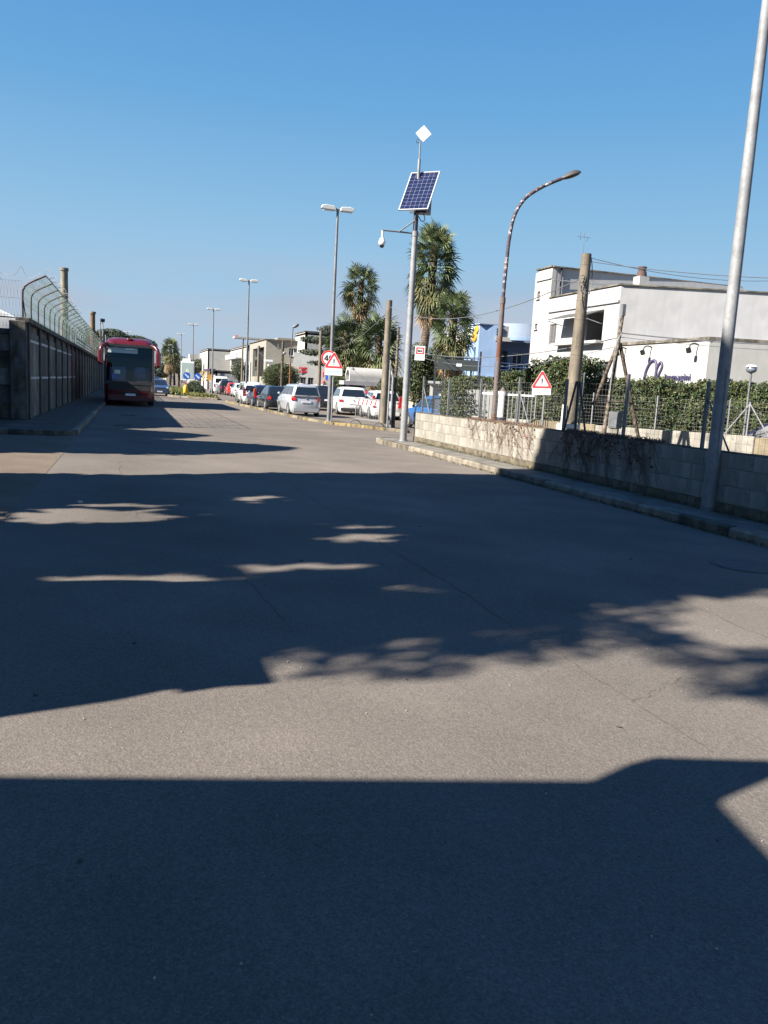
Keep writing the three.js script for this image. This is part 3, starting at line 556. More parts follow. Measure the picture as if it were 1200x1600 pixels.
utilityPole('concrete_pole', 'thick concrete utility pole with coiled cables in front of the white house', [10.45, 0, -17.77], 5.12, .195, .118, K.poleConc, (o, h) => {
  o.rotation.z = -.012;
  for (const y of [1.7, 2.7, 3.55, 4.0, 4.85]) part('cast_ring', cyl(.2 - .015 * y, .2 - .015 * y, .025, 16, 0, y, 0), K.poleConc, o);
  part('white_base', [chamfer(.42, 1.02, .42, .015).translate(-.05, .5, 0), chamfer(.1, .55, .1, .01).translate(-.22, 1.2, .05)], K.whiteBand, o); part('conduit', cyl(.028, .028, 2.3, 8, .2, 0, .1), K.galv, o);
  const coil = []; for (let k = 0; k < 5; k++) coil.push(new THREE.TorusGeometry(.09 + .018 * k, .008, 5, 18).rotateY(.3 * k).translate(-.13 + .02 * k, 4.5 - .09 * k, .13)); coil.push(tube([[-.1, 4.3, .16], [.05, 4.15, .17], [.14, 4.3, .12], [.16, 4.8, .05], [.12, 5.05, .02]], .012, 18, 5), tube([[-.17, 4.4, .1], [-.12, 3.9, .16], [.02, 3.75, .18], [.13, 3.9, .12]], .01, 18, 5)); part('cable_coil', coil, K.galvDull, o);
  part('aerial', [rod([-.1, 5.0, 0], [-.12, 5.62, 0], .007, 5), rod([-.3, 5.5, 0], [.06, 5.5, 0], .005, 4), rod([-.2, 5.42, -.02], [-.24, 5.62, 0], .005, 4), rod([-.02, 5.42, -.02], [.03, 5.64, 0], .005, 4)], K.galvDull, o);
});
{
  const o = thing('braced_pole', 'slim timber pole with long raking props beside the hedge', 'utility pole', [11.35, 0, -17.5]);
  part('shaft', [rod([-.12, 0, 0], [.15, 3.75, 0], .055, 10, .045)], M('pale_timber', [.36, .34, .31], { map: T.bark }), o); part('cap', bx(.09, .28, .09, .155, 3.85, 0), K.galvDull, o);
  part('prop', rod([.15, 3.05, 0], [.82, .75, .2], .045, 8), K.poleWood, o); part('prop', rod([.12, 3.1, 0], [-.25, 1.5, -.3], .045, 8), K.poleWood, o);
  part('cross_bar', rod([-.05, 1.62, .05], [.55, 1.62, .16], .03, 6), K.poleWood, o); part('cable_drop', tube([[.14, 3.3, .05], [.02, 3.1, .08], [-.02, 2.6, .06], [-.04, 1.6, .06]], .014, 18, 5), K.galv, o);
}
{ const o = thing('steel_tripod', 'dark steel tripod stand on the block wall top', 'stand', [8.2, .98, -13.75]); for (const [a, b] of [[-.12, -.2], [0, .05], [.1, .28]]) part('leg', rod([a * .3, .98, 0], [a, 0, b * .9], .022, 6), K.steelDark, o); }
{ const o = thing('junction_box', 'pale grey cable box on a stand near the braced pole', 'box', [11.75, 0, -17.75], -.6); part('stand', bx(.22, .95, .16, 0, .475, 0), K.concreteWall, o); part('cabinet', chamfer(.34, .42, .22, .012).translate(0, 1.16, 0), K.galvDull, o); part('door', bx(.27, .34, .012, 0, 1.16, .112), K.galvDull, o); }
{ const o = thing('round_pillar', 'white round pillar with a brown stain behind the block wall', 'pillar', [8.82, 0, -18.3]); part('shaft', cyl(.135, .12, 1.72, 16), K.whiteBand, o); part('stain', new THREE.CylinderGeometry(.127, .134, .62, 10, 1, true, -.1, .8).translate(0, 1.32, 0), M('rust_stain', [.28, .17, .12], { map: T.grime }), o); part('dark_band', cyl(.14, .138, .16, 16, 0, .92, 0), K.steelDark, o); part('cap', cyl(.09, .03, .1, 10, 0, 1.72, 0), K.rustLow, o); }
utilityPole('concrete_pole', 'concrete utility pole in the parking lane left of the solar mast', [11.5, 0, -36.7], 5.75, .19, .14, K.poleConc);
utilityPole('timber_pole', 'weathered timber pole with pale top just left of the solar mast', [10.75, 0, -32.8], 4.25, .075, .05, M('pale_timber', [.36, .34, .31], { map: T.bark }), (o) => part('pipe', cyl(.05, .05, 2.2, 8, -.14, 0, .05), K.galv, o));
utilityPole('timber_pole', 'slim pole rising behind the round topped tree', [12.2, 0, -68.3], 5.2, .14, .1, K.poleWood, (o) => part('bracket', [rod([0, 4.5, 0], [-.4, 4.6, 0], .03), rod([-.4, 4.6, 0], [-.4, 4.9, 0], .03), new THREE.SphereGeometry(.14, 8, 6).translate(.12, 4.2, .1)], K.galv, o));
utilityPole('timber_pole', 'slim grey pole left of the speed limit sign', [13.0, 0, -57.5], 5.55, .14, .11, K.poleConc);
utilityPole('timber_pole', 'pole standing right of the second street lamp', [12.0, 0, -80.5], 5.2, .16, .12, K.poleConc);
utilityPole('timber_pole', 'pole by the far white block with a roof tank', [13.2, 0, -102], 6.4, .16, .1, K.poleConc);
utilityPole('white_pole', 'white thin pole before the far white buildings', [14.6, 0, -105], 4.2, .14, .12, K.whiteBand);
{ const o = thing('rusty_lamp_post', 'orange rusty single arm lamp post beside the round tree', 'street lamp', [12.55, 0, -66.5], 0); part('lower_post', cyl(.09, .07, 3.4, 10), M('orange_rust', [.46, .17, .06], { map: T.concrete }), o); part('upper_post', rod([0, 3.4, 0], [.12, 6.25, 0], .05, 8, .04), K.rustLow, o); part('lamp_head', new THREE.SphereGeometry(.26, 12, 8).scale(1.2, .55, .7).rotateZ(.5).translate(.34, 6.4, 0), K.galvDull, o); }
{ const o = thing('park_lamp', 'short white twin lamp in front of the dark glazed facade', 'street lamp', [14.2, 0, -88]); part('post', cyl(.07, .06, 4.0, 8), K.white, o); part('lamp_head', [bx(.9, .22, .3, 0, 4.05, 0), bx(.2, .12, .2, 0, 3.9, 0)], K.white, o); }
// overhead cables
function cable(label, a, b, sag, r = .009) { const p = []; for (let k = 0; k <= 16; k++) { const t = k / 16; p.push([a[0] + (b[0] - a[0]) * t, a[1] + (b[1] - a[1]) * t - sag * 4 * t * (1 - t), a[2] + (b[2] - a[2]) * t]); } solo('overhead_cable', tube(p, r, 32, 5), K.galvDull, label, 'cable', 'overhead cables'); }
cable('overhead cable from the thick concrete pole left to the lane pole', [10.45, 4.55, -17.8], [11.5, 5.45, -36.6], .75, .012);
cable('overhead cable from the lane pole toward the slim grey pole', [11.5, 5.3, -36.7], [13, 4.4, -57.5], .7, .012);
cable('overhead cable from the concrete pole top toward the right edge', [10.5, 4.95, -17.75], [20, 5.2, -13.5], .35);
cable('upper thin cable leaving the concrete pole top to the right', [10.5, 5.05, -17.75], [19, 5.5, -19], .3, .007);
cable('twisted cable from the braced pole toward the right edge', [11.5, 3.3, -17.5], [20, 3.6, -13.2], .25, .016);
cable('low cable from the braced pole toward the right edge', [11.5, 3.2, -17.5], [20, 3.35, -13.4], .22, .008);
cable('low cable from the braced pole left across the blue house', [11.5, 3.2, -17.5], [10.75, 3.4, -32.8], .45, .012);
cable('lower thin cable from the braced pole left across the blue house', [11.5, 3.0, -17.5], [11.0, 2.9, -30.0], .4, .008);
cable('cable hanging between the slim poles by the round tree', [12.2, 4.3, -68.3], [12.0, 4.6, -80.5], .5, .014);

// ------------------------------------------------------------------ vehicles (front towards +z in their own frame)
function ringPts(z0, z1, hw, r, y, n = 4) {              // a rounded rectangle in plan
  const p = [], c = [[hw - r, z1 - r, 0], [-(hw - r), z1 - r, 1], [-(hw - r), z0 + r, 2], [hw - r, z0 + r, 3]];
  for (const [cx, cz, q] of c) for (let k = 0; k <= n; k++) { const a = (q + k / n) * Math.PI / 2; p.push([cx + Math.cos(a) * r, y, cz + Math.sin(a) * r]); }
  return p;
}
function loft(rings, skip) {
  const P = [], n = rings[0].length; let pos = [];
  const t = (a, b, c) => { if (!(skip && skip((a[0] + b[0] + c[0]) / 3, (a[1] + b[1] + c[1]) / 3, (a[2] + b[2] + c[2]) / 3))) pos.push(...a, ...b, ...c); };
  for (let j = 0; j < rings.length - 1; j++) for (let i = 0; i < n; i++) { const a = rings[j][i], b = rings[j][(i + 1) % n], c = rings[j + 1][i], d = rings[j + 1][(i + 1) % n]; t(a, c, b); t(b, c, d); }
  const cap = (r, up) => { const m = r.reduce((s, p) => [s[0] + p[0] / n, s[1] + p[1] / n, s[2] + p[2] / n], [0, 0, 0]); for (let i = 0; i < n; i++) up ? t(r[i], m, r[(i + 1) % n]) : t(r[(i + 1) % n], m, r[i]); };
  cap(rings[0], false); cap(rings[rings.length - 1], true);
  const g = new THREE.BufferGeometry(); g.setAttribute('position', new THREE.Float32BufferAttribute(pos, 3)); return toCreasedNormals(g, .75);
}
function quadGeo(q, off) {                                // a four-cornered pane, slightly proud of the body, with rim thickness
  const [a, b, c, d] = q.map((p) => V(...p)), n = b.clone().sub(a).cross(d.clone().sub(a)).normalize().multiplyScalar(off), A = a.clone().add(n), B = b.clone().add(n), C = c.clone().add(n), D = d.clone().add(n), pos = [];
  const t = (...v) => v.forEach((p) => pos.push(p.x, p.y, p.z)); t(A, B, C); t(A, C, D); for (const [p, q2, P2, Q2] of [[a, b, A, B], [b, c, B, C], [c, d, C, D], [d, a, D, A]]) { t(p, q2, Q2); t(p, Q2, P2); }
  const g = new THREE.BufferGeometry(); g.setAttribute('position', new THREE.Float32BufferAttribute(pos, 3)); g.computeVertexNormals(); return g;
}
function wheel(o, x, z, r, w) {
  const s = Math.sign(x), wg = part('wheel', new THREE.TorusGeometry(r - .065, .075, 8, 22).rotateY(Math.PI / 2).scale(w / .15, 1, 1).translate(x, r, z), K.rubber, o);
  part('rim', [cyl(r * .66, r * .62, w * .5, 18).rotateZ(-s * Math.PI / 2).translate(x, r, z), cyl(r * .2, r * .16, w * .62, 8).rotateZ(-s * Math.PI / 2).translate(x, r, z)], K.rim, wg);
}
const paint = (k, c, rough = .28) => M('car_paint_' + k, c, { roughness: rough, metalness: .15, clearcoat: 1, clearcoatRoughness: .06 });
function car(name, label, c, pos, turn, group) {
  const o = thing(name, label, 'car', pos, turn, group), { L, W, H, pm } = c, h = L / 2, hw = W / 2, bl = c.belt ?? H * .63, hood = c.hood ?? H * .55;
  const zs = { cowl: c.cowl ?? h - 1.15, wtop: c.wtop ?? h - 1.85, rtop: c.rtop ?? -h + .35, rbase: c.rbase ?? -h + .08 };
  const gl = hw - .06, gt = hw - (c.tuck ?? .2), yr = H - .09;
  const body = part('body', loft([ringPts(-h + .1, h - .12, hw - .09, .2, .2), ringPts(-h + .02, h - .03, hw - .02, .26, .34), ringPts(-h, h, hw, .3, .52), ringPts(-h + .02, h - .05, hw - .01, .32, hood - .06), ringPts(-h + .06, h - .22, hw - .05, .34, hood + .01), ringPts(zs.rbase, zs.cowl, gl, .16, bl), ringPts(zs.rtop, zs.wtop, gt, .18, yr), ringPts(zs.rtop + .12, zs.wtop - .12, gt - .1, .2, H - .02), ringPts(zs.rtop + .5, zs.wtop - .4, gt - .3, .2, H)]), pm, o);
  const lerp = (a, b, t) => a.map((v, i) => v + (b[i] - v) * t), at = (s, zb, zt, t) => [s * (gl + (gt - gl) * t), bl + (yr - bl) * t, zb + (zt - zb) * t];
  const zb = (f) => zs.rbase + .16 + (zs.cowl - zs.rbase - .32) * f, zt = (f) => zs.rtop + .18 + (zs.wtop - zs.rtop - .36) * f;
  const cuts = c.three ? [[.0, .28], [.31, .63], [.66, 1]] : [[.02, .46], [.5, .98]];
  for (const s of [-1, 1]) {
    for (const [f0, f1] of cuts) { const q = [at(s, zb(f0), zt(f0), .07), at(s, zb(f1), zt(f1), .07), at(s, zb(f1), zt(f1), .9), at(s, zb(f0), zt(f0), .9)]; part('side_window', quadGeo(s > 0 ? [q[1], q[0], q[3], q[2]] : q, .006), K.glass, o); }
    part('door_mirror', new THREE.SphereGeometry(.1, 10, 6).scale(.75, .7, .55).translate(s * (hw + .07), bl + .06, zs.cowl - .35), c.mirror ?? pm, o);
    const tl = c.tall ? [bx(.15, .55, .12, s * (hw - .1), bl + .02, -h + .10, 0, -.1), bx(.2, .16, .1, s * (hw - .14), hood - .12, -h + .055)] : [bx(.22, .15, .12, s * (hw - .15), hood - .07, -h + .085, -s * .35)];
    part('tail_light', tl, K.lensRed, o);
    part('headlight', new THREE.SphereGeometry(.16, 12, 8).scale(1.1, .62, .8).translate(s * (hw - .24), hood - .12, h - .17), K.lensClear, o);
    part('sill', bx(.05, .12, L * .52, s * (hw - .035), .24, 0), K.trim, o);
    part('door_handle', bx(.03, .03, .16, s * (hw + .004), hood + .005 - .05, -.15), c.mirror ?? pm, o);
    for (const z of [-h + (c.ro ?? .72), h - (c.fo ?? .82)]) { part('wheel_arch', new THREE.TorusGeometry((c.wr ?? .31) + .035, .045, 6, 18, Math.PI).rotateY(Math.PI / 2).translate(s * (hw - .025), c.wr ?? .31, z), K.trim, o); wheel(o, s * (hw - .085), z, c.wr ?? .31, .2); }
  }
  const bw = gl - .12, tw = gt - .12, rb = (t, w) => [w, bl + (yr - bl) * t, zs.rbase + (zs.rtop - zs.rbase) * t], wb = (t, w) => [w, bl + (yr - bl) * t, zs.cowl + (zs.wtop - zs.cowl) * t];
  part('rear_window', quadGeo([rb(.08, bw), rb(.08, -bw), rb(.88, -tw), rb(.88, tw)], .008), K.glass, o);
  part('windscreen', quadGeo([wb(.03, -bw), wb(.03, bw), wb(.95, tw), wb(.95, -tw)], .008), K.glass, o);
  part('rear_bumper', [bx(W - .3, .17, .1, 0, .34, -h + .02), bx(W - .62, .06, .06, 0, .24, -h + .1)], c.bumper ?? pm, o); part('front_bumper', bx(W - .3, .16, .1, 0, .34, h - .045), c.bumper ?? pm, o);
  part('grille', bx(W * .46, .12, .05, 0, hood - .16, h - .03), K.trim, o); part('wiper', rod([.02, bl + .05, zs.rbase - .015], [-.3, bl + .12, zs.rbase + .01], .008, 4), K.trim, o);
  part('number_plate', bx(.5, .11, .02, 0, c.plateY ?? hood - .2, -h - .008), K.plate, o); part('number_plate', bx(.44, .11, .02, 0, .38, h + .012), K.plate, o);
  part('boot_badge', cyl(.045, .045, .02, 12).rotateX(Math.PI / 2).translate(0, hood - .03, -h - .004), K.rim, o);
  return o;
}
const TY = {
  mpv: { L: 4.05, W: 1.72, H: 1.66, hood: .96, belt: 1.06, cowl: 1.28, wtop: .55, rtop: -1.86, rbase: -1.97, tuck: .19, three: true },
  hatch: { L: 3.95, W: 1.70, H: 1.47, rtop: -1.45, rbase: -1.9 },
  suv: { L: 4.25, W: 1.80, H: 1.66, rtop: -1.72, rbase: -2.02, wr: .35, tall: false, three: true },
  tallHatch: { L: 3.9, W: 1.68, H: 1.52, rtop: -1.6, rbase: -1.9, tall: true },
  sedan: { L: 4.4, W: 1.75, H: 1.44, rtop: -.95, rbase: -1.55, wtop: .25, cowl: 1.05 },
};
const C = (t, key, rgb, more = {}) => ({ ...TY[t], pm: paint(key, rgb), ...more });
const back = Math.PI, ROW = 'cars parked behind the traffic island', LANE = 'cars parked along the lane wall';
car('silver_minivan', 'silver minivan parked behind the island, nearest of its row', C('mpv', 'silver', [.36, .37, .39], { W: 1.62, L: 3.9 }), [8.62, 0, -43.0], back + .02, ROW);
car('black_hatchback', 'black hatchback parked directly ahead of the silver minivan', C('hatch', 'black', [.012, .014, .017]), [8.6, 0, -50.4], back + .03, ROW);
car('dark_blue_hatchback', 'dark blue hatchback parked between the black and the white hatchbacks', C('hatch', 'darkblue', [.015, .022, .045], { tall: true }), [8.65, 0, -56.0], back, ROW);
car('white_hatchback', 'white hatchback parked ahead of the dark blue one', C('tallHatch', 'white', [.66, .67, .67]), [8.6, 0, -61.4], back, ROW);
car('white_estate', 'white car with roof just showing beyond the white hatchback', C('suv', 'white', [.66, .67, .67]), [9.3, 0, -67.2], back, ROW);
car('white_hatchback', 'small white car parked next to the red car far down the lane', C('hatch', 'white', [.66, .67, .67]), [11.0, 0, -86.4], back, 'cars far down the lane');
car('red_hatchback', 'red hatchback far down the lane', C('hatch', 'red', [.50, .018, .014]), [11.2, 0, -94.0], back, 'cars far down the lane');
car('black_estate', 'black car in front of the white van far down the lane', C('suv', 'black', [.012, .014, .017]), [10.9, 0, -99.0], back, 'cars far down the lane');
car('dark_sedan', 'dark blue sedan facing the camera right of the silver minivan', C('sedan', 'navy', [.012, .016, .035]), [14.2, 0, -66.8], .05, LANE);
car('black_suv', 'black car parked behind the warning sign posts', C('suv', 'black', [.012, .014, .017]), [12.75, 0, -54.4], back - .12, LANE);
car('white_suv', 'white car with dark lower trim behind the barrier', C('suv', 'white', [.66, .67, .67], { bumper: K.trim, mirror: K.trim }), [12.7, 0, -47.9], back - .1, LANE);
car('red_hatchback', 'red car half hidden between the two white cars', C('hatch', 'red', [.50, .018, .014]), [14.35, 0, -49.6], back - .1, LANE);
car('white_hatchback', 'white hatchback with tall red tail lights right of the barrier', C('tallHatch', 'white', [.66, .67, .67], { H: 1.56, wtop: .3 }), [13.25, 0, -43.1], back - .08, LANE);
car('blue_car', 'blue car mostly hidden behind the solar mast', C('hatch', 'blue', [.025, .085, .23]), [12.65, 0, -32.6], back + .1, LANE);
car('navy_car', 'dark blue car whose roof shows above the garden wall at the right', C('sedan', 'navy', [.012, .016, .035], { H: 1.4 }), [17.3, 0, -17.0], w2turn, 'cars behind the garden wall');
car('blue_grey_car', 'blue grey car coming out from behind the coach', C('hatch', 'bluegrey', [.045, .07, .13]), [2.35, 0, -75.5], .03);
car('dark_car', 'dark car further behind beside the coach mirror', C('suv', 'darkblue', [.015, .022, .045]), [2.2, 0, -92], 0);
{ // white van far down the lane
  const o = thing('white_van', 'white van beyond the black car far down the lane', 'van', [10.7, 0, -104.5], back);
  part('body', loft([ringPts(-2.6, 2.6, .92, .2, .3), ringPts(-2.65, 2.65, .98, .25, .6), ringPts(-2.65, 2.5, .97, .25, 1.1), ringPts(-2.62, 1.7, .93, .2, 1.3), ringPts(-2.58, 1.1, .84, .2, 2.05), ringPts(-2.5, 1.0, .7, .2, 2.15)]), paint('white', [.66, .67, .67]), o);
  part('rear_window', [bx(.7, .5, .02, .4, 1.6, -2.61), bx(.7, .5, .02, -.4, 1.6, -2.61)], K.glass, o); for (const s of [-1, 1]) { part('tail_light', bx(.12, .4, .05, s * .88, 1.0, -2.64), K.lensRed, o); for (const z of [-1.7, 1.7]) wheel(o, s * .9, z, .33, .2); }
}
function coach(label, pm, dark, pos, turn, group, wing, nose = 1) {
  const o = thing('coach', label, 'coach', pos, turn, group), h = 6.0, hw = 1.27;
  const open = (x, y, z) => z > h - .45 && y > 1.28 && y < 3.08 && Math.abs(x) < 1.16;
  const lv = [.3, .55, .9, 1.28, 1.31, 1.9, 2.5, 3.05, 3.1, 3.3, 3.48, 3.58], front = [5.86, 5.98, 6, 5.98, 5.98, 5.94, 5.86, 5.76, 5.74, 5.62, 5.4, 5.0], wid = [1.2, 1.26, 1.27, 1.27, 1.27, 1.27, 1.26, 1.24, 1.24, 1.2, 1.1, .9], rad = [.3, .36, .4, .42, .42, .42, .42, .42, .42, .45, .5, .5];
  const rings = lv.map((y, i) => ringPts(-h + (i > 8 ? .1 * (i - 8) : 0), front[i], wid[i], Math.min(rad[i] * nose, wid[i] - .08), y, 6));
  // finer steps across the front so that the windscreen opening has clean edges
  part('body', loft(rings, wing ? null : open), pm, o);
  const scr = []; for (let k = 0; k < 4; k++) { const y0 = [1.29, 1.9, 2.5, 3.05][k], y1 = [1.9, 2.5, 3.05, 3.1][k]; const z0 = [5.99, 5.95, 5.87, 5.77][k], z1 = [5.95, 5.87, 5.77, 5.75][k]; for (let s = 0; s < 8; s++) { const xa = -1.18 + s * .295, xb = xa + .295, b = (x) => -.1 * Math.pow(Math.abs(x) / 1.18, 6) ; scr.push([[xa, y0, z0 + b(xa) + .012], [xb, y0, z0 + b(xb) + .012], [xb, y1, z1 + b(xb) + .012], [xa, y1, z1 + b(xa) + .012]]); } }
  const gp = []; for (const [a, b, c, d] of scr) gp.push(...a, ...b, ...c, ...a, ...c, ...d); const sg = new THREE.BufferGeometry(); sg.setAttribute('position', new THREE.Float32BufferAttribute(gp, 3)); sg.computeVertexNormals();
  if (nose > 1) part('windscreen', loft([1.32, 3.02].map((y, i) => ringPts(2.5, [5.985, 5.775][i], 1.275 - .02 * i, 1.08, y, 6)), (x, y, z) => y > 2.9 && z < 5.2 && Math.abs(x) < .8), K.glass, o); else {
  part('windscreen', sg, M('coach_windscreen', [.88, .93, .94], { transmission: 1, thickness: 0, roughness: .02, ior: 1.5, side: THREE.DoubleSide }), o);
  part('windscreen_surround', [bx(.1, 1.85, .06, -1.2, 2.2, 5.84, 0, -.12), bx(.1, 1.85, .06, 1.2, 2.2, 5.84, 0, -.12), bx(2.42, .16, .05, 0, 1.22, 5.995), bx(2.36, .14, .05, 0, 3.15, 5.735)], K.trim, o);
  }
  const dm = M('coach_interior', [.03, .033, .04], { roughness: .9 });
  part('dashboard', [bx(2.3, .3, .7, 0, 1.2, 5.4), bx(.7, .22, .4, .55, 1.42, 5.35)], dm, o); part('floor', bx(2.3, .06, 10, 0, .95, .4), dm, o);
  part('steering_wheel', new THREE.TorusGeometry(.24, .02, 6, 20).rotateX(-.7).translate(.58, 1.62, 5.2), K.trim, o);
  const seatM = M('coach_seat_blue', [.12, .18, .34], { roughness: .9 });
  for (let r = 0; r < 4; r++) for (const x of [-.85, -.42, .42, .85]) part('seat', [bx(.4, .62, .12, x, 1.75, 3.9 - r * .95, 0, .1), bx(.4, .12, .42, x, 1.42, 4.1 - r * .95)], seatM, o);
  part('driver_seat', [bx(.45, .75, .14, .58, 1.7, 4.6, 0, .1), bx(.46, .12, .45, .58, 1.35, 4.8)], seatM, o);
  part('sun_blind', bx(1.5, .28, .01, -.35, 2.9, 5.62, 0, -.15), M('blind_grey', [.5, .52, .5], { roughness: .9 }), o);
  part('destination_board', bx(.5, .1, .02, .02, 2.98, 5.69), K.signWhite, o); part('blue_bag', new THREE.SphereGeometry(.17, 10, 8).scale(1.1, 1.3, .6).translate(-.78, 1.52, 5.45), K.signBlue, o); part('paper_notice', bx(.28, .2, .01, -.62, 1.78, 5.66, .2, -.2), M('paper_green', [.45, .55, .45]), o);
  part('rear_bulkhead', bx(2.4, 2.2, .05, 0, 2.0, -.2), dm, o); part('ceiling', bx(2.3, .05, 6, 0, 3.12, 2.6), dm, o);
  for (const s of [-1, 1]) {
    part('headlight', extr([[-.2, 0], [.16, .03], [.2, .12], [-.1, .13]], .06, .01).scale(s, 1, 1).rotateY(s * .35).translate(s * .93, .78, 5.86), K.lensClear, o);
    part('side_window', bx(.02, 1.02, 9.6, s * 1.272, 2.45, -.4), K.glass, o);
    // horn shaped mirror
    if (wing && !wing.includes(s)) { /* mirror folded away */ } else if (wing) { const m = part('mirror_arm', extr([[1.1, 5.1], [1.42, 5.56], [1.4, 6.08], [1.32, 6.1], [1.08, 5.68], [.85, 5.5]], .12, .02).rotateX(Math.PI / 2).scale(s, 1, 1).translate(0, 3.24, 0), pm, o); part('mirror_housing', chamfer(.16, .56, .2, .05).translate(s * 1.33, 2.9, 5.92), pm, m); part('mirror_glass', bx(.12, .46, .01, s * 1.33, 2.9, 5.817), K.rim, m); } else {
    const m = part('mirror_arm', tube([[s * 1.1, 3.2, 5.6], [s * 1.28, 3.14, 5.82], [s * 1.4, 2.98, 5.96], [s * 1.43, 2.8, 6.0]], .1, 14, 8), pm, o); part('mirror_housing', chamfer(.28, .78, .22, .07).translate(s * 1.44, 2.5, 6.0), pm, m); part('mirror_glass', bx(.2, .62, .01, s * 1.44, 2.5, 5.886), K.rim, m); }
    for (const z of [3.6, -2.6, -3.9]) { part('wheel_arch', new THREE.TorusGeometry(.56, .05, 6, 20, Math.PI).rotateY(Math.PI / 2).translate(s * 1.25, .5, z), K.trim, o); wheel(o, s * 1.14, z, .5, .3); }
    part('luggage_flap', bx(.012, .6, 4.6, s * 1.276, .78, .5), pm, o);
  }
  part('bumper', bx(nose > 1 ? .6 : 2.1, .3, .12, 0, .46, 5.95), dark, o); if (nose === 1) part('front_shade_panel', bx(2.08, .34, .03, 0, 1.03, 5.99), K.trim, o); part('number_plate', bx(.5, .11, .02, .05, .62, 6.015), K.plate, o); part('air_intake', bx(.9, .1, .03, 0, .72, 5.99), K.trim, o);  // black panel below the windscreen is added to make the front look shaded
  part('roof_hatch', [chamfer(.9, .09, .9, .03).translate(0, 3.62, 2.5), chamfer(.9, .09, .9, .03).translate(0, 3.62, -2.5)], pm, o); part('roof_marker', new THREE.SphereGeometry(.12, 10, 6).scale(1.4, .6, .8).translate(0, 3.5, 5.42), pm, o);
  return o;
}
const maroon = M('coach_maroon', [.09, .006, .009], { roughness: .35, clearcoat: .6, clearcoatRoughness: .1 });
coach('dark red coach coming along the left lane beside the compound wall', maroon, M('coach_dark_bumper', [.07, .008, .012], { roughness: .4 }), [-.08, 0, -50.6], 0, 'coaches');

// ------------------------------------------------------------------ buildings
// a wall seen from outside, A its left and B its right end; holes [x0,y0,x1,y1] from A; each hole gets a reveal and a pane
function facade(o, A, B, y0, y1, mat, holes = [], t = .25, name = 'wall') {
  const L = Math.hypot(B[0] - A[0], B[1] - A[1]), g = new THREE.Group(); const s = extr(rect(0, y0, L, y1), t, 0, holes.map(([a, b, c, d]) => rect(a, b, c, d))); s.translate(0, 0, -t / 2);
  const m = part(name, s, mat, o); m.position.set(A[0], 0, A[1]); m.rotation.y = Math.atan2(-(B[1] - A[1]), B[0] - A[0]);
  for (const [a, b, c, d, kind] of holes) {
    if (kind === 'open') continue;
    if (kind === 'shutter') { const sh = []; for (let y = b + .04; y < d; y += .07) sh.push(bx(c - a - .06, .045, .03, (a + c) / 2, y, -.08, 0, .5)); const w = part('shutter', sh, K.shutter, m); part('shutter_frame', [bx(.05, d - b, .05, a + .025, (b + d) / 2, -.08), bx(.05, d - b, .05, c - .025, (b + d) / 2, -.08), bx(.04, d - b, .05, (a + c) / 2, (b + d) / 2, -.08)], K.shutter, w); continue; }
    const w = part('window', [bx(.06, d - b, .05, a + .03, (b + d) / 2, -.12), bx(.06, d - b, .05, c - .03, (b + d) / 2, -.12), bx(c - a - .12, .06, .05, (a + c) / 2, b + .03, -.12), bx(c - a - .12, .06, .05, (a + c) / 2, d - .03, -.12), bx(.05, d - b - .12, .04, (a + c) / 2, (b + d) / 2, -.12)], kind === 'dark' ? K.shutter : K.white, m);
    part('pane', bx(c - a, d - b, .012, (a + c) / 2, (b + d) / 2, -.15), K.pane, w);
    part('sill', bx(c - a + .1, .05, .2, (a + c) / 2, b - .025, .0), K.bldWhite, m);
  }
  return m;
}
const block = (o, name, x0, x1, y0, y1, z0, z1, mat) => part(name, bx(x1 - x0, y1 - y0, Math.abs(z1 - z0), (x0 + x1) / 2, (y0 + y1) / 2, (z0 + z1) / 2), mat, o);
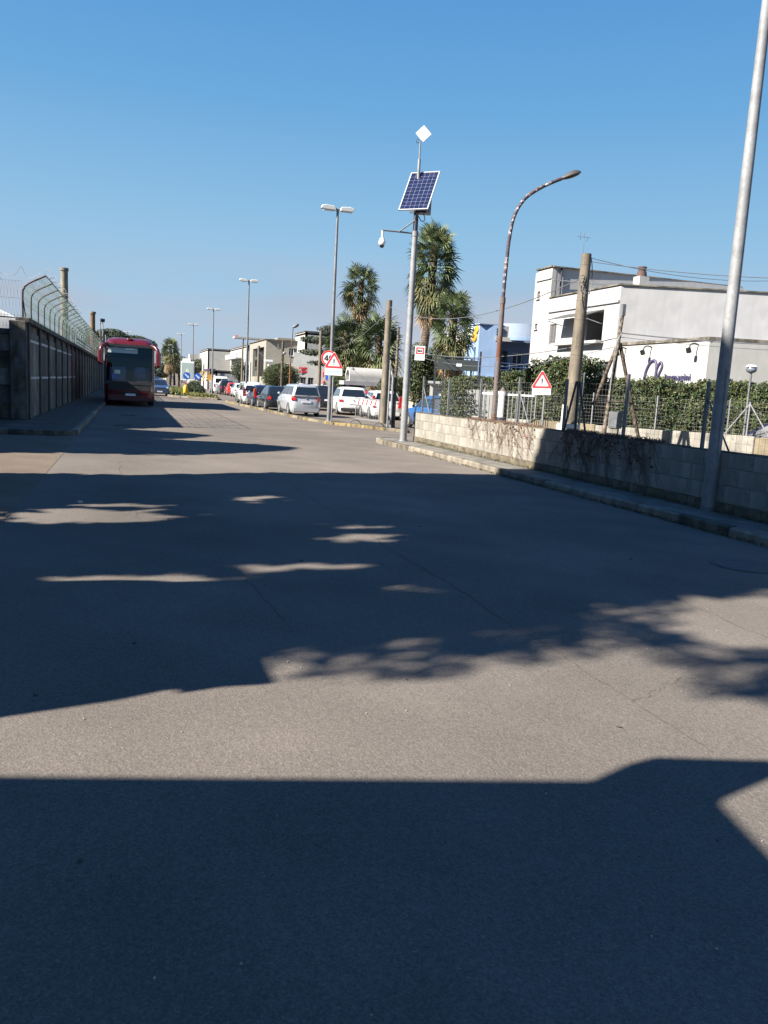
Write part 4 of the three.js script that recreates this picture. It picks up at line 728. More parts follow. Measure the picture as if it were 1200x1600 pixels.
{ // white house at the right
  const o = thing('white_house', 'large white two storey house with loggia behind the hedge at the right', 'house'), X = 20.95, zc = -32.2, zl = -38.7;
  const dir = [.952, .306], far = [X + dir[0] * 16, zc + dir[1] * 16];
  // road side with a window and an open loggia
  facade(o, [X, zl], [X, zc], 0, 6.82, K.bldWhite, [[.25, 4.42, .95, 5.46, 'shutter'], [3.5, 4.42, 5.3, 5.8, 'open'], [5.0, 1.2, 6.1, 3.45, 'dark']]);
  part('loggia_back', bx(.2, 1.9, 4.4, X + 1.9, 5.0, zl + 3.5), K.bldGreyWhite, o); part('loggia_floor', bx(1.9, .15, 4.4, X + 1.05, 4.3, zl + 3.5), K.bldGreyWhite, o); part('loggia_ceiling', bx(1.9, .12, 4.4, X + 1.05, 5.95, zl + 3.5), K.bldGreyWhite, o);
  for (const z of [3.05, 5.55]) part('loggia_side', bx(1.9, 1.6, .12, X + 1.05, 5.1, zl + z), K.bldGreyWhite, o);
  { const d = part('loggia_door', [bx(.05, 1.34, .06, X + 1.76, 5.0, zl + 3.95), bx(.05, 1.34, .06, X + 1.76, 5.0, zl + 4.75), bx(.05, .06, .8, X + 1.76, 5.66, zl + 4.35)], K.shutter, o); part('pane', bx(.02, 1.3, .74, X + 1.77, 5.0, zl + 4.35), K.pane, d); }
  const aw = new THREE.BufferGeometry(); part('awning', extr([[0, 0], [1.35, .0], [1.35, .04], [0, .04]], 3.6).rotateZ(.32).rotateY(0).translate(X - 1.1, 5.45, zl + 3.5), M('awning_dark', [.07, .068, .066], { roughness: .9, side: THREE.DoubleSide }), o);
  part('awning_arm', [rod([X - 1.05, 5.46, zl + 1.9], [X + .1, 5.2, zl + 1.9], .02), rod([X - 1.05, 5.46, zl + 5.1], [X + .1, 5.2, zl + 5.1], .02), rod([X - 1.08, 5.46, zl + 1.7], [X - 1.08, 5.46, zl + 5.3], .03)], K.white, o);
  part('balcony_ledge', bx(.5, .12, 4.2, X - .2, 4.36, zl + 3.4), K.bldWhite2, o); part('cornice', bx(.1, .1, zc - zl, X - .04, 6.12, (zc + zl) / 2), K.bldGreyWhite, o);
  part('parapet_cap', bx(.36, .06, zc - zl + .1, X + .1, 6.86, (zc + zl) / 2), K.coping, o);
  // side towards the camera
  facade(o, [X, zc], far, 0, 6.80, K.bldWhite); { const m = part('parapet_cap', bx(16, .06, .36, 8, 6.84, -.1), K.coping, o); m.position.set(X, 0, zc); m.rotation.y = Math.atan2(-dir[1], dir[0]); }
  part('roof', bx(14, .2, 9, X + 8, 6.4, zc - 4.4), K.bldGreyWhite, o);
  // stair tower
  facade(o, [X, -40.3], [X, zl + .02], 0, 8.42, K.bldWhite2, [[.15, 6.9, .45, 7.3, 'dark'], [.15, 5.3, .45, 5.6, 'dark']]); facade(o, [X + .02, zl], [X + 12, zl + .25], 6, 8.4, K.bldWhite); part('tower_band', [bx(.1, .06, 1.6, X - .03, 7.85, -39.5), bx(12, .06, .06, X + 6, 7.75, zl + .18)], K.bldGreyWhite, o);
  part('tower_cap', [bx(.4, .06, 1.7, X + .1, 8.45, -39.5), bx(12, .06, .4, X + 6, 8.43, zl - .02)], K.coping, o); part('drain_pipe', cyl(.05, .05, 1.6, 8, X + .5, 6.85, zl + .1), K.steelDark, o); part('tower_back', bx(12, 8.3, .2, X + 6, 4.15, -40.4), K.bldWhite, o);
  const ch = part('chimney', bx(.55, 1.0, .55, 24.4, 7.4, -35.8), K.bldWhite2, o); part('chimney_pot', [cyl(.26, .22, .26, 14, 24.4, 7.9, -35.8), cyl(.17, .23, .22, 14, 24.4, 8.16, -35.8)], M('terracotta_dark', [.075, .045, .036]), ch);
}
{ // single storey annex with the script logo
  const o = thing('white_annex', 'single storey white annex with wall lamps and loop logo behind the hedge', 'building'), X = 20.95, z0 = -31.9, z1 = -25.9;
  facade(o, [X - .02, z0], [X - .02, z1], 0, 4.14, K.bldWhite2); facade(o, [X - .02, z1], [X + 14.7, z1 + 2.9], 0, 4.14, K.bldWhite2);
  part('stone_coping', [bx(.42, .12, z1 - z0 + .1, X + .12, 4.2, (z0 + z1) / 2), bx(15, .12, .4, X + 7.45, 4.205, z1 + 1.28, -.195)], K.coping, o); part('flat_roof', bx(14.2, .15, z1 - z0, X + 7.6, 3.95, (z0 + z1) / 2 - .3), K.bldGreyWhite, o);
  for (const z of [-31.3, -29.45, -26.5]) part('wall_lamp', [tube([[X - .02, 3.98, z], [X - .25, 4.02, z], [X - .4, 3.95, z], [X - .46, 3.78, z]], .03, 10, 6), bx(.12, .2, .16, X - .46, 3.74, z, 0, 0, .4)], K.black, o);
  const lm = M('logo_violet', [.05, .045, .10], { roughness: .5 });
  part('loop_logo', [tube([[X - .06, 2.5, -29.75], [X - .06, 3.05, -29.62], [X - .06, 3.38, -29.35], [X - .06, 3.42, -29.1], [X - .06, 3.15, -28.95], [X - .06, 2.6, -28.98]], .06, 30, 8), tube([[X - .06, 2.9, -28.98], [X - .06, 3.2, -28.86], [X - .06, 3.36, -28.68], [X - .06, 3.2, -28.58], [X - .06, 2.9, -28.72], [X - .06, 2.6, -28.9]], .05, 24, 8)], lm, o);
  const t = text('Immagini', .26, .02); t.rotateY(-Math.PI / 2); t.translate(X - .06, 2.7, -27.55); part('lettering', t, lm, o);
}
{ // garden lamp before the annex
  const o = thing('garden_lamp', 'round topped garden lamp poking above the hedge at the right', 'lamp', [15.6, 0, -17.55]); part('post', cyl(.035, .03, 2.6, 8), K.galvDull, o); part('globe', new THREE.SphereGeometry(.14, 14, 8).scale(1, .75, 1).translate(0, 2.66, 0), M('lamp_globe_grey', [.30, .34, .38], { roughness: .2, metalness: .6 }), o); part('cap', cyl(.16, .1, .05, 14, 0, 2.72, 0), K.white, o);
}
{ // blue house with sign
  const o = thing('blue_house', 'light blue flat roofed house with rounded balcony and sign behind the lane', 'house');
  const X = 19.6;
  facade(o, [X, -46.65], [X, -44.45], 0, 5.72, K.bldBlue, [[.55, 2.7, .8, 4.42, 'open'], [1.6, 2.7, 1.85, 4.42, 'open']]); part('slot_pane', [bx(.03, 1.8, .3, X + .2, 3.55, -45.98), bx(.03, 1.8, .3, X + .2, 3.55, -44.92)], K.bldCream, o);
  facade(o, [X, -44.45], [X + 1.25, -44.15], 0, 5.72, K.bldBlue); part('tower_cap', bx(1.6, .05, 2.5, X + .7, 5.75, -45.5), K.bldBlue, o);
  part('plinth', [bx(.3, .35, 5, X - .05, 2.55, -46.5), bx(1.6, .3, .3, X + .8, 2.5, -44.2)], K.bldWhite2, o);
  // sign: an H and an orange mark
  const sg = part('sign_letter', [bx(.03, .95, .24, X - .04, 5.18, -46.05), bx(.03, .95, .24, X - .04, 5.18, -45.5), bx(.03, .24, .5, X - .04, 5.18, -45.78)], K.signWhite, o); part('sign_outline', [bx(.02, .14, .3, X - .05, 4.72, -45.95), bx(.02, .5, .06, X - .05, 5.3, -46.2), bx(.02, .42, .06, X - .05, 5.25, -45.32), bx(.02, .06, .3, X - .05, 5.05, -45.75), bx(.02, .3, .05, X - .05, 5.45, -45.66)], K.black, sg);
  const om = M('sign_orange', [.72, .33, .02]); part('sign_emblem', [new THREE.TorusGeometry(.17, .075, 8, 18).rotateY(Math.PI / 2).translate(X - .04, 5.42, -44.78), new THREE.TorusGeometry(.2, .085, 8, 18).rotateY(Math.PI / 2).translate(X - .04, 5.0, -44.98), bx(.04, .7, .2, X - .03, 5.2, -44.87, 0, .25)], om, o);
  // left wing
  facade(o, [X + .1, -50.6], [X + .1, -46.7], 0, 5.5, K.bldGreyWhite, [[2.4, 2.9, 3.3, 3.9]]); part('cream_storey', bx(.12, 1.5, 3.9, X + .05, 4.1, -48.7), K.bldCream, o); part('white_band', bx(.3, .2, 3.9, X, 4.95, -48.7), K.bldWhite2, o);
  // right wing: curved parapet over a recessed front
  const arc = (r0, r1, y0, y1) => { const s = new THREE.Shape(); s.absarc(0, 0, r1, Math.PI, Math.PI * 2, false); s.absarc(0, 0, r0, Math.PI * 2, Math.PI, true); const g = new THREE.ExtrudeGeometry(s, { depth: y1 - y0, bevelEnabled: false, curveSegments: 18 }); g.rotateX(-Math.PI / 2); g.translate(0, y0, 0); return g; };
  const rw = part('curved_parapet', arc(1.62, 1.8, 5.1, 5.9).scale(1, 1, .8).translate(23.0, 0, -44.9), K.bldPaleBlue, o); part('parapet_rim', arc(1.55, 1.86, 4.92, 5.1).scale(1, 1, .8).translate(23.0, 0, -44.9), K.bldBlue, o);
  part('front_parapet', bx(1.3, .72, .2, X + 1.75, 5.36, -44.35, -.1), K.bldGreyWhite, o); part('front_band', bx(1.5, .24, .5, X + 1.7, 4.95, -44.35, -.1), K.bldWhite2, o);
  part('roof_slab', bx(6, .2, 4, 22.8, 5.0, -46.9), K.bldPaleBlue, o);
  facade(o, [X + 1.2, -45.8], [26, -45.6], 0, 4.95, K.bldPaleBlue, [[.75, 2.7, 1.35, 4.4, 'dark'], [1.7, 3.0, 2.4, 4.3]]); part('white_pier', bx(.3, 2.2, .2, 21.35, 3.9, -45.6), K.bldWhite2, o);
  part('balcony_slab', bx(4.6, .45, 1.7, 22.4, 2.5, -44.9), K.bldPaleBlue, o); part('ground_wall', bx(5, 2.3, .2, 22.5, 1.15, -44.2), K.bldGreyWhite, o);
  const rl = []; for (const y of [2.95, 3.15, 3.35, 3.55]) rl.push(rod([20.6, y, -44.1], [24.4, y, -44.05], .022, 5)); part('railing', rl, M('rail_blue', [.05, .09, .2]), o); for (let k = 0; k < 5; k++) part('rail_post', rod([20.6 + k * .95, 2.7, -44.1], [20.6 + k * .95, 3.58, -44.08], .025, 5), M('rail_blue', [.05, .09, .2]), o);
  part('vent', [bx(.05, .08, .1, X + 1.0, 5.5, -44.14), bx(.05, .08, .1, X + 1.0, 5.35, -44.14), bx(.05, .08, .1, X + 1.0, 5.2, -44.14)], K.black, o); part('roof_aerial', [rod([X + .5, 5.7, -46], [X + .5, 6.3, -46], .012, 4), rod([X + .2, 6.2, -46], [X + .8, 6.25, -46], .01, 4)], K.galvDull, o); part('flag_pole', cyl(.025, .02, 3.6, 6, X - .6, 2.3, -47.8), K.galv, o);
}
{ // grey beige building with big dark glazed opening
  const o = thing('beige_building', 'grey beige modern building with dark glazed side beyond the round tree', 'building'), X = 15.3;
  facade(o, [X, -111], [X, -96.9], 0, 6.75, K.bldBeige, [[3.2, 2.4, 12.6, 5.95, 'open']], .35); const dk = part('glazed_screen', bx(.1, 3.6, 9.6, X + .6, 4.2, -103.1), M('bronze_glass', [.03, .027, .025], { roughness: .3 }), o); for (let k = 0; k < 9; k++) part('mullion', bx(.06, 3.5, .08, X + .5, 4.2, -107.4 + k * 1.08), K.trim, dk); for (let k = 0; k < 4; k++) part('transom', bx(.06, .05, 9.4, X + .49, 2.9 + k * .8, -103.1), K.trim, dk);
  facade(o, [X, -96.9], [24, -96.2], 0, 6.72, K.bldBeige, [[2.7, 5.0, 3.9, 5.95], [4.3, 5.0, 6.5, 5.95]], .35); part('roof', bx(9, .2, 14, X + 4.6, 6.5, -103.9), K.bldBeige, o); part('roof_rim', [bx(.5, .08, 14.2, X + .1, 6.8, -103.9), bx(9, .08, .5, X + 4.5, 6.78, -96.7)], K.coping, o); part('roof_room', bx(4, .35, 2.4, X + 3.5, 6.95, -99), K.bldBeige, o);
  part('white_pier', bx(.5, 6.4, .3, X + 3.9, 3.2, -95.95), K.bldWhite, o);
}
{ // low white shop with red lettering
  const o = thing('white_shop', 'low white shop with red lettering and gate behind the lane wall', 'building');
  facade(o, [15.0, -80.2], [19.5, -79.4], 0, 3.75, K.bldWhite2, [[1.2, .6, 1.75, 2.4, 'dark'], [1.95, .6, 2.5, 2.4, 'dark']]); facade(o, [18.0, -79.5], [23, -78.6], 0, 4.2, K.bldWhite2); facade(o, [15, -88], [15, -80.2], 0, 3.7, K.bldWhite);
  facade(o, [16.4, -85], [28, -83.5], 0, 5.0, K.bldWhite2); part('roof', bx(8, .15, 7.5, 19, 3.6, -84), K.bldGreyWhite, o);
  part('red_lettering', [0, 1].flatMap((r) => Array.from({ length: 6 }, (_, k) => bx(.17, .22, .05, 16.05 + k * .23 + .04 * r, 3.28 - r * .34, -79.9))), K.red, o);
  part('red_emblem', [new THREE.TorusGeometry(.28, .09, 6, 14, Math.PI).translate(18.6, 2.9, -79.3), bx(.12, .4, .06, 18.35, 2.7, -79.3), bx(.12, .4, .06, 18.85, 2.7, -79.3), new THREE.TorusGeometry(.28, .09, 6, 14, Math.PI).translate(18.6, 1.9, -79.3), bx(.6, .12, .06, 18.6, 1.6, -79.3)], K.red, o);
}
function plainBuilding(name, label, x0, x1, z0, z1, h, mat, wins, extra) {   // z0 near, road side at x0
  const o = thing(name, label, 'building'); const H1 = [], H2 = []; const L1 = z0 - z1, L2 = x1 - x0;
  if (wins) { for (let y = 1.0; y + 1.3 < h; y += 2.9) { for (let a = .8; a + 1.2 < L1; a += 2.4) H1.push([a, y, a + 1.1, y + 1.3]); for (let a = .8; a + 1.2 < L2; a += 2.4) H2.push([a, y, a + 1.1, y + 1.3]); } }
  facade(o, [x0, z1], [x0, z0], 0, h, mat, H1); facade(o, [x0, z0], [x1, z0], 0, h, mat, H2); part('roof', bx(L2, .2, L1, (x0 + x1) / 2, h - .25, (z0 + z1) / 2), K.bldGreyWhite, o); part('parapet_cap', [bx(.4, .08, L1, x0 + .1, h + .04, (z0 + z1) / 2), bx(L2, .08, .4, (x0 + x1) / 2, h + .04, z0 - .1)], K.coping, o); extra && extra(o); return o;
}
plainBuilding('white_block', 'far white apartment block with shaded balconies left of the beige building', 17.2, 30, -128, -152, 7.3, K.bldWhite2, true, (o) => { for (const y of [2.6, 5.4]) part('balcony', [bx(1.2, .15, 16, 16.7, y, -140), bx(.1, .7, 16, 16.15, y + .4, -140)], K.bldWhite, o); part('roof_tank', [bx(8, .25, 2.4, 19, 8.3, -127), cyl(.1, .1, .9, 6, 16.5, 7.4, -127), cyl(.1, .1, .9, 6, 21.5, 7.4, -127)], K.bldWhite2, o); part('roof_beacon', cyl(.2, .2, .25, 8, 15.4, 8.4, -127), K.red, o); });
plainBuilding('white_block', 'far cream windowless house with a palm in front', 13.2, 19, -150, -168, 7.2, K.bldWhite2, false, (o) => part('side_box', bx(2, 6.6, 4, 12.2, 3.3, -170), K.bldWhite2, o));
plainBuilding('white_block', 'low pale building with dark awning beside the median signs', 11.5, 16, -118, -127, 3.0, K.bldGreyWhite, true, (o) => part('awning', bx(.9, .25, 8.6, 11.1, 3.1, -122.5), M('awning_violet', [.035, .02, .06]), o));
plainBuilding('white_block', 'distant pale house at the end of the road', 8.6, 15, -215, -240, 6.2, K.bldCream, true);
plainBuilding('orange_house', 'distant orange house beside the coach mirror', -3.5, 3.5, -260, -280, 5.4, M('orange_render', [.50, .17, .10], { map: T.plaster }), true);
plainBuilding('white_block', 'white roofed block peeking above the cedar tree', 19, 25, -92, -98, 7.7, K.bldWhite2, true);
{ // white vaulted gate canopy
  const o = thing('vaulted_canopy', 'white barrel vaulted canopy on slanted supports below the palms', 'canopy', [0, 0, 0]);
  const s = new THREE.Shape(); s.moveTo(-.62, 0); s.lineTo(.62, 0); s.lineTo(.62, .35); s.absarc(0, .35, .62, 0, Math.PI, false); const h = new THREE.Path(); h.moveTo(-.45, .08); h.lineTo(.45, .08); h.lineTo(.45, .35); h.absarc(0, .35, .45, 0, Math.PI, false); s.holes.push(h);
  const g = new THREE.ExtrudeGeometry(s, { depth: 3.1, bevelEnabled: false, curveSegments: 14 }); g.rotateY(Math.PI / 2); g.translate(14.35, 2.06, -54.6); part('vault', g, K.bldWhite2, o); part('vault_end', extr(rect(-.44, .09, .44, .95), .04).rotateY(Math.PI / 2).translate(14.6, 2.06, -54.6), M('vault_glass', [.12, .13, .14], { roughness: .3 }), o);
  part('beam', bx(3.6, .28, 1.6, 15.7, 1.95, -54.6), K.bldGreyWhite, o);
  for (const x of [14.3, 15.4, 16.6]) part('support', extr([[0, 0], [.42, 0], [.42, 1.55], [-.15, 1.81], [0, 1.2]], .3).translate(x, 0, -54.0), K.bldWhite, o);
}
{ // lane boundary walls and gates
  const f = rng(50);
  const seg = (name, label, A, B, h, mat, n) => { const o = thing(name, label, 'wall'); for (let i = 0; i < n; i++) { const p = [A[0] + (B[0] - A[0]) * i / n, A[1] + (B[1] - A[1]) * i / n], q = [A[0] + (B[0] - A[0]) * (i + .985) / n, A[1] + (B[1] - A[1]) * (i + .985) / n]; facade(o, p, q, 0, h + rr(-.04, .04, f), mat, [], .2, 'wall_bay'); } return o; };
  seg('lane_wall', 'pale boundary wall behind the dark parked cars', [16.0, -96], [16.0, -60], 1.75, K.bldGreyWhite, 12);
  seg('lane_wall', 'cream boundary wall right of the vaulted canopy', [16.9, -50.5], [15.6, -38.5], 1.65, K.bldCream, 5);
  const o = thing('gate_house', 'white sided gate lodge behind the solar mast', 'building'); facade(o, [13.6, -36.2], [14.3, -35.9], 0, 2.05, K.bldWhite2); facade(o, [14.3, -35.9], [16.6, -35.0], 0, 1.95, K.bldGreyWhite); part('roof', bx(3.4, .12, 1.4, 15.2, 2.08, -35.9, -.38), K.bldGreyWhite, o); part('pillar', [bx(.34, 2.05, .34, 14.6, 1.02, -35.3)], K.bldCream, o); part('pillar', bx(.34, 2.0, .34, 16.3, 1.0, -34.6), K.bldCream, o); part('pillar_lamp', [new THREE.SphereGeometry(.1, 8, 6).translate(14.6, 2.14, -35.3), new THREE.SphereGeometry(.1, 8, 6).translate(16.3, 2.1, -34.6)], M('amber_lamp', [.55, .28, .03]), o);
  const g = thing('slatted_gate', 'dark grey slatted gate behind the left end of the block wall', 'gate', [12.2, 0, -28.6], -.35); part('frame', [bx(.06, 1.3, .06, -1.2, .75, 0), bx(.06, 1.3, .06, 1.2, .75, 0), bx(2.4, .06, .06, 0, 1.38, 0)], K.steelDark, g); for (let k = 0; k < 9; k++) part('slat', bx(2.3, .1, .025, 0, .2 + k * .135, 0), M('gate_grey', [.10, .105, .11], { roughness: .6 }), g);
  const sm = thing('sheet_gate', 'light grey corrugated sheet gate behind the block wall', 'gate', [11.9, 0, -25.6], -.45); for (let k = 0; k < 14; k++) part('sheet_rib', chamfer(.11, 1.75, .03, .008).translate(-.85 + k * .125, .9, 0), M('sheet_grey', [.33, .335, .33], { roughness: .6, metalness: .3 }), sm); for (const y of [1.5, .4]) part('rail', bx(1.9, .05, .05, 0, y, -.03), K.galvDull, sm);
  const rg = thing('railing_gate', 'grey bar railing gate beside the rusty lamp', 'gate', [10.75, 0, -22.0], -.5); for (let k = 0; k < 14; k++) part('bar', rod([-.75 + k * .115, .3, 0], [-.75 + k * .115, 1.75, 0], .014, 5), K.galv, rg); for (const y of [1.66, .55]) part('rail', bx(1.6, .05, .04, 0, y, 0), K.white, rg);
}
{ // dark notice board on posts
  const o = thing('notice_board', 'long dark notice board on steel posts below the blue house', 'sign', [11.6, 0, -28.1], -.32);
  part('board', bx(1.52, .4, .06, 0, 2.66, .02), M('board_slate', [.035, .042, .045], { roughness: .5 }), o); part('plate', bx(.2, .1, .01, .05, 2.66, .056), K.signWhite, o); part('top_rail', rod([-.72, 2.92, 0], [.78, 2.92, 0], .02, 5), K.steelDark, o);
  for (const x of [-.82, -.5, .52, .84]) part('post', bx(.07, x > .6 || x < -.6 ? 3.2 : 2.9, .07, x, x > .6 || x < -.6 ? 1.6 : 1.45, -.03), K.steelDark, o);
}
{ // left side: white dome roof, two columns, floodlight frame
  const d = thing('white_dome', 'white domed tent roof behind the fence at the far left', 'tent', [-12.9, 0, -64]); part('membrane', new THREE.SphereGeometry(1, 36, 14, 0, Math.PI * 2, 0, Math.PI / 2).scale(8.6, 6.5, 11), M('tent_white', [.74, .70, .60], { roughness: 1, transmission: .45, thickness: 0, side: THREE.DoubleSide }), d);
  const c1 = thing('chimney_column', 'tall pale concrete column with dark cap behind the fence', 'column', [-4.77, 0, -65.5]); part('shaft', cyl(.3, .26, 9.0, 18), M('column_pale', [.46, .43, .34], { map: T.concrete }), c1); part('cap', cyl(.31, .31, .2, 18, 0, 9.0, 0), M('column_cap', [.14, .12, .10]), c1);
  const c2 = thing('chimney_column', 'shorter brown column with dark cap behind the fence', 'column', [-3.45, 0, -81]); part('shaft', cyl(.26, .22, 7.1, 16), M('column_brown', [.34, .22, .13], { map: T.concrete }), c2); part('cap', cyl(.29, .29, .2, 16, 0, 7.1, 0), M('column_cap', [.14, .12, .10]), c2);
  for (const [x, z, h, l] of [[-2.75, -83, 6.6, 'tallest pale floodlight post behind the fence next to the brown column'], [-2.6, -87, 5.7, 'middle pale floodlight post behind the fence left of the coach'], [-2.45, -91, 5.2, 'shortest pale floodlight post close to the coach roof']]) { const o = thing('floodlight_post', l, 'post', [x, 0, z], 0, 'floodlight posts behind the compound fence'); part('post', [cyl(.06, .05, h, 6, -.12, 0, 0), cyl(.06, .05, h, 6, .12, 0, 0)], K.galv, o); part('rung', Array.from({ length: 6 }, (_, k) => bx(.3, .04, .04, 0, h - .2 - k * .6, 0)), K.galv, o); part('floodlight', bx(.4, .28, .2, .1, h + .1, .1, .4, .4), K.steelDark, o); }
}
{ // median: direction signs, bollards, poster panel
  for (const [x, z, l] of [[5.05, -79.5, 'blue round arrow sign on the median, left one'], [6.75, -88.5, 'blue round arrow sign on the median, right one']]) { const o = thing('arrow_sign', l, 'road sign', [x, .16, z], -.1, 'blue arrow signs'); const k = z < -85 ? 1.1 : 1; part('post', cyl(.035, .035, 1.75, 8, 0, 0, -.03), K.galvDull, o); const c = Array.from({ length: 24 }, (_, i) => [Math.cos(i / 24 * 6.283) * .34 * k, Math.sin(i / 24 * 6.283) * .34 * k]); part('disc', extr(c, .015).translate(0, 1.75, 0), K.signBlue, o); part('arrow', [bx(.34, .09, .006, -.04, 1.79, .012, 0, 0, -.75), extr([[.2, -.16], [.02, -.16], [.2, .04]], .006).translate(.0, 1.73, .012)], K.signWhite, o); }
  for (const [x, z, l] of [[4.75, -76, 'yellow plastic bollard at the left tip of the median'], [6.75, -86, 'yellow plastic bollard right of the median shrub']]) { const o = thing('yellow_bollard', l, 'bollard', [x, .16, z], 0, 'yellow bollards'); part('body', new THREE.LatheGeometry([[0, 0], [.2, 0], [.21, .5], [.18, .75], [.1, .9], [0, .92]].map(([a, b]) => new THREE.Vector2(a, b)), 14), M('bollard_yellow', [.72, .36, .02], { roughness: .5 }), o); part('foot', cyl(.24, .22, .06, 14), K.trim, o); part('red_top', bx(.14, .2, .1, -.02, 1.0, 0), K.red, o); }
  const p = thing('poster_panel', 'tall advertising panel with pale poster behind the blue arrow signs', 'billboard', [6.0, .16, -93.5], -.08); part('frame', [bx(1.45, 2.1, .14, 0, 2.35, 0), bx(.16, 1.4, .14, 0, .7, 0)], K.white, p); part('poster', bx(1.25, 1.75, .02, 0, 2.35, .08), M('poster_green_grey', [.33, .40, .38], { roughness: .4 }), p); part('poster_figure', [extr([[-.25, -.6], [.3, -.6], [.22, 0], [.1, .35], [-.1, .35], [-.2, 0]], .01).translate(0, 2.2, .095)], M('poster_cream', [.58, .56, .47]), p); part('header', bx(.9, .3, .06, -.1, 3.55, 0), K.white, p);
  const b = thing('yellow_notice', 'small orange notice board on a post beyond the median', 'sign', [9.4, 0, -103]); part('post', cyl(.03, .03, 2.2, 6), K.galvDull, b); part('board', bx(.75, .7, .03, 0, 1.95, .03), M('notice_orange', [.48, .24, .05]), b);
}

// ------------------------------------------------------------------ vegetation
// folded leaves spread through a volume; each leaf its own tone
function leaves(n, f, place, size, tones, opt = {}) {
  const pos = new Float32Array(n * 12 * 3), col = new Float32Array(n * 12 * 3), P = V(0, 0, 0), q = new THREE.Quaternion(), e = new THREE.Euler(); let o = 0, k = 0;
  const asp = opt.aspect ?? .45, fold = opt.fold ?? .18;
  for (let i = 0; i < n; i++) {
    const c = place(f, i); if (!c) continue; const s = rr(size[0], size[1], f), w = s * asp;
    e.set(f() * 6.283, f() * 6.283, f() * 6.283); q.setFromEuler(e);
    const b = V(0, -s / 2, 0), t = V(0, s / 2, -s * .12), l = V(-w / 2, 0, s * fold), r = V(w / 2, 0, s * fold), tn = tones[Math.floor(f() * tones.length)], v = rr(.72, 1.28, f);
    for (const p of [b, t, l, b, r, t]) { P.copy(p).applyQuaternion(q); pos[o] = P.x + c[0]; col[o++] = tn[0] * v; pos[o] = P.y + c[1]; col[o++] = tn[1] * v; pos[o] = P.z + c[2]; col[o++] = tn[2] * v; }
  }
  const g = new THREE.BufferGeometry(); g.setAttribute('position', new THREE.BufferAttribute(pos.slice(0, o), 3)); g.setAttribute('color', new THREE.BufferAttribute(col.slice(0, o), 3)); g.computeVertexNormals(); return g;
}
function leafMesh(name, g, parent) { const m = new THREE.Mesh(g, K.leaf); m.name = name; m.castShadow = m.receiveShadow = true; parent.add(m); return m; }
const inLobes = (lobes, shell = .45) => { const w = lobes.map((l) => l[3] * l[4] * l[5]), tot = w.reduce((a, b) => a + b, 0); return (f) => { let t = f() * tot, i = 0; while (i < w.length - 1 && (t -= w[i]) > 0) i++; const [x, y, z, a, b, c] = lobes[i], u = f() * 2 - 1, p = f() * 6.283, r = Math.pow(shell + (1 - shell) * f(), .6), s = Math.sqrt(1 - u * u); return [x + a * r * s * Math.cos(p), y + b * r * u, z + c * r * s * Math.sin(p)]; }; };
const LAUREL = [[.036, .058, .016], [.05, .074, .018], [.028, .046, .014], [.07, .088, .024], [.042, .056, .02], [.075, .066, .022], [.03, .05, .016]];
const PINE = [[.03, .05, .018], [.04, .06, .02], [.025, .042, .016]];
const OLIVE = [[.07, .085, .05], [.055, .07, .04], [.045, .06, .03]];
function hedge(label, t0, t1, off, depth, hAt, n, seed, lift = .05) {
  const f = rng(seed), o = thing('laurel_hedge', label, 'hedge'), tops = (t) => hAt(t) + (fb(t * .11, .3, 1, 4) - .5) * .5 + (fb(t * .4, .7, 2, 5) - .5) * .45;
  leafMesh('foliage', leaves(n, f, (f) => { const t = rr(t0, t1, f), h = tops(t); let y = lift + (h - lift) * Math.pow(f(), .8), d = depth * Math.pow(f(), 1.7); if (f() < .12) y = h * rr(.93, 1.07, f); const edge = (fb(t * .3, y * .4, 1, 4) - .5) * .55; const [x, z] = w2(t, off + d + edge); return [x, y, z]; }, [.075, .14], LAUREL), o);
  const st = []; for (let t = t0 + .3; t < t1; t += .7) { const [x, z] = w2(t, off + depth * .5); st.push(rod([x, 0, z], [x + rr(-.1, .1, f), hAt(t) * .85, z + rr(-.1, .1, f)], .03, 5, .012)); const nst = 3; for (let k = 0; k < nst; k++) st.push(rod([x, .4 + k * .4, z], [x + rr(-.35, .35, f), .9 + k * .45, z + rr(-.35, .35, f)], .014, 4, .006)); } part('stem', st, K.trunk, o);
}
hedge('tall laurel hedge behind the garden wall left of the concrete pole', .3, 3.5, .75, 1.5, (t) => 2.15 + .55 * Math.min(1, t / 2), 30000, 71);
hedge('long laurel hedge in front of the white annex at the right', 2.7, 13.4, 1.9, 1.6, (t) => 2.17 + .06 * Math.max(0, t - 8), 86000, 72);
{ // low hedge between, against the gates
  const f = rng(73), o = thing('low_hedge', 'rounded low hedge below the dark notice board', 'hedge'); leafMesh('foliage', leaves(9000, f, inLobes([[11.1, 1.25, -26.4, .75, .95, .7], [11.9, 1.15, -26.2, .6, .85, .6], [12.8, 1.9, -28.9, 1.6, .45, .8]]), [.07, .13], LAUREL), o); part('stem', [rod([11.1, 0, -26.4], [11.2, 1.2, -26.4], .04, 5), rod([11.9, 0, -26.2], [11.8, 1.1, -26.2], .04, 5)], K.trunk, o);
}
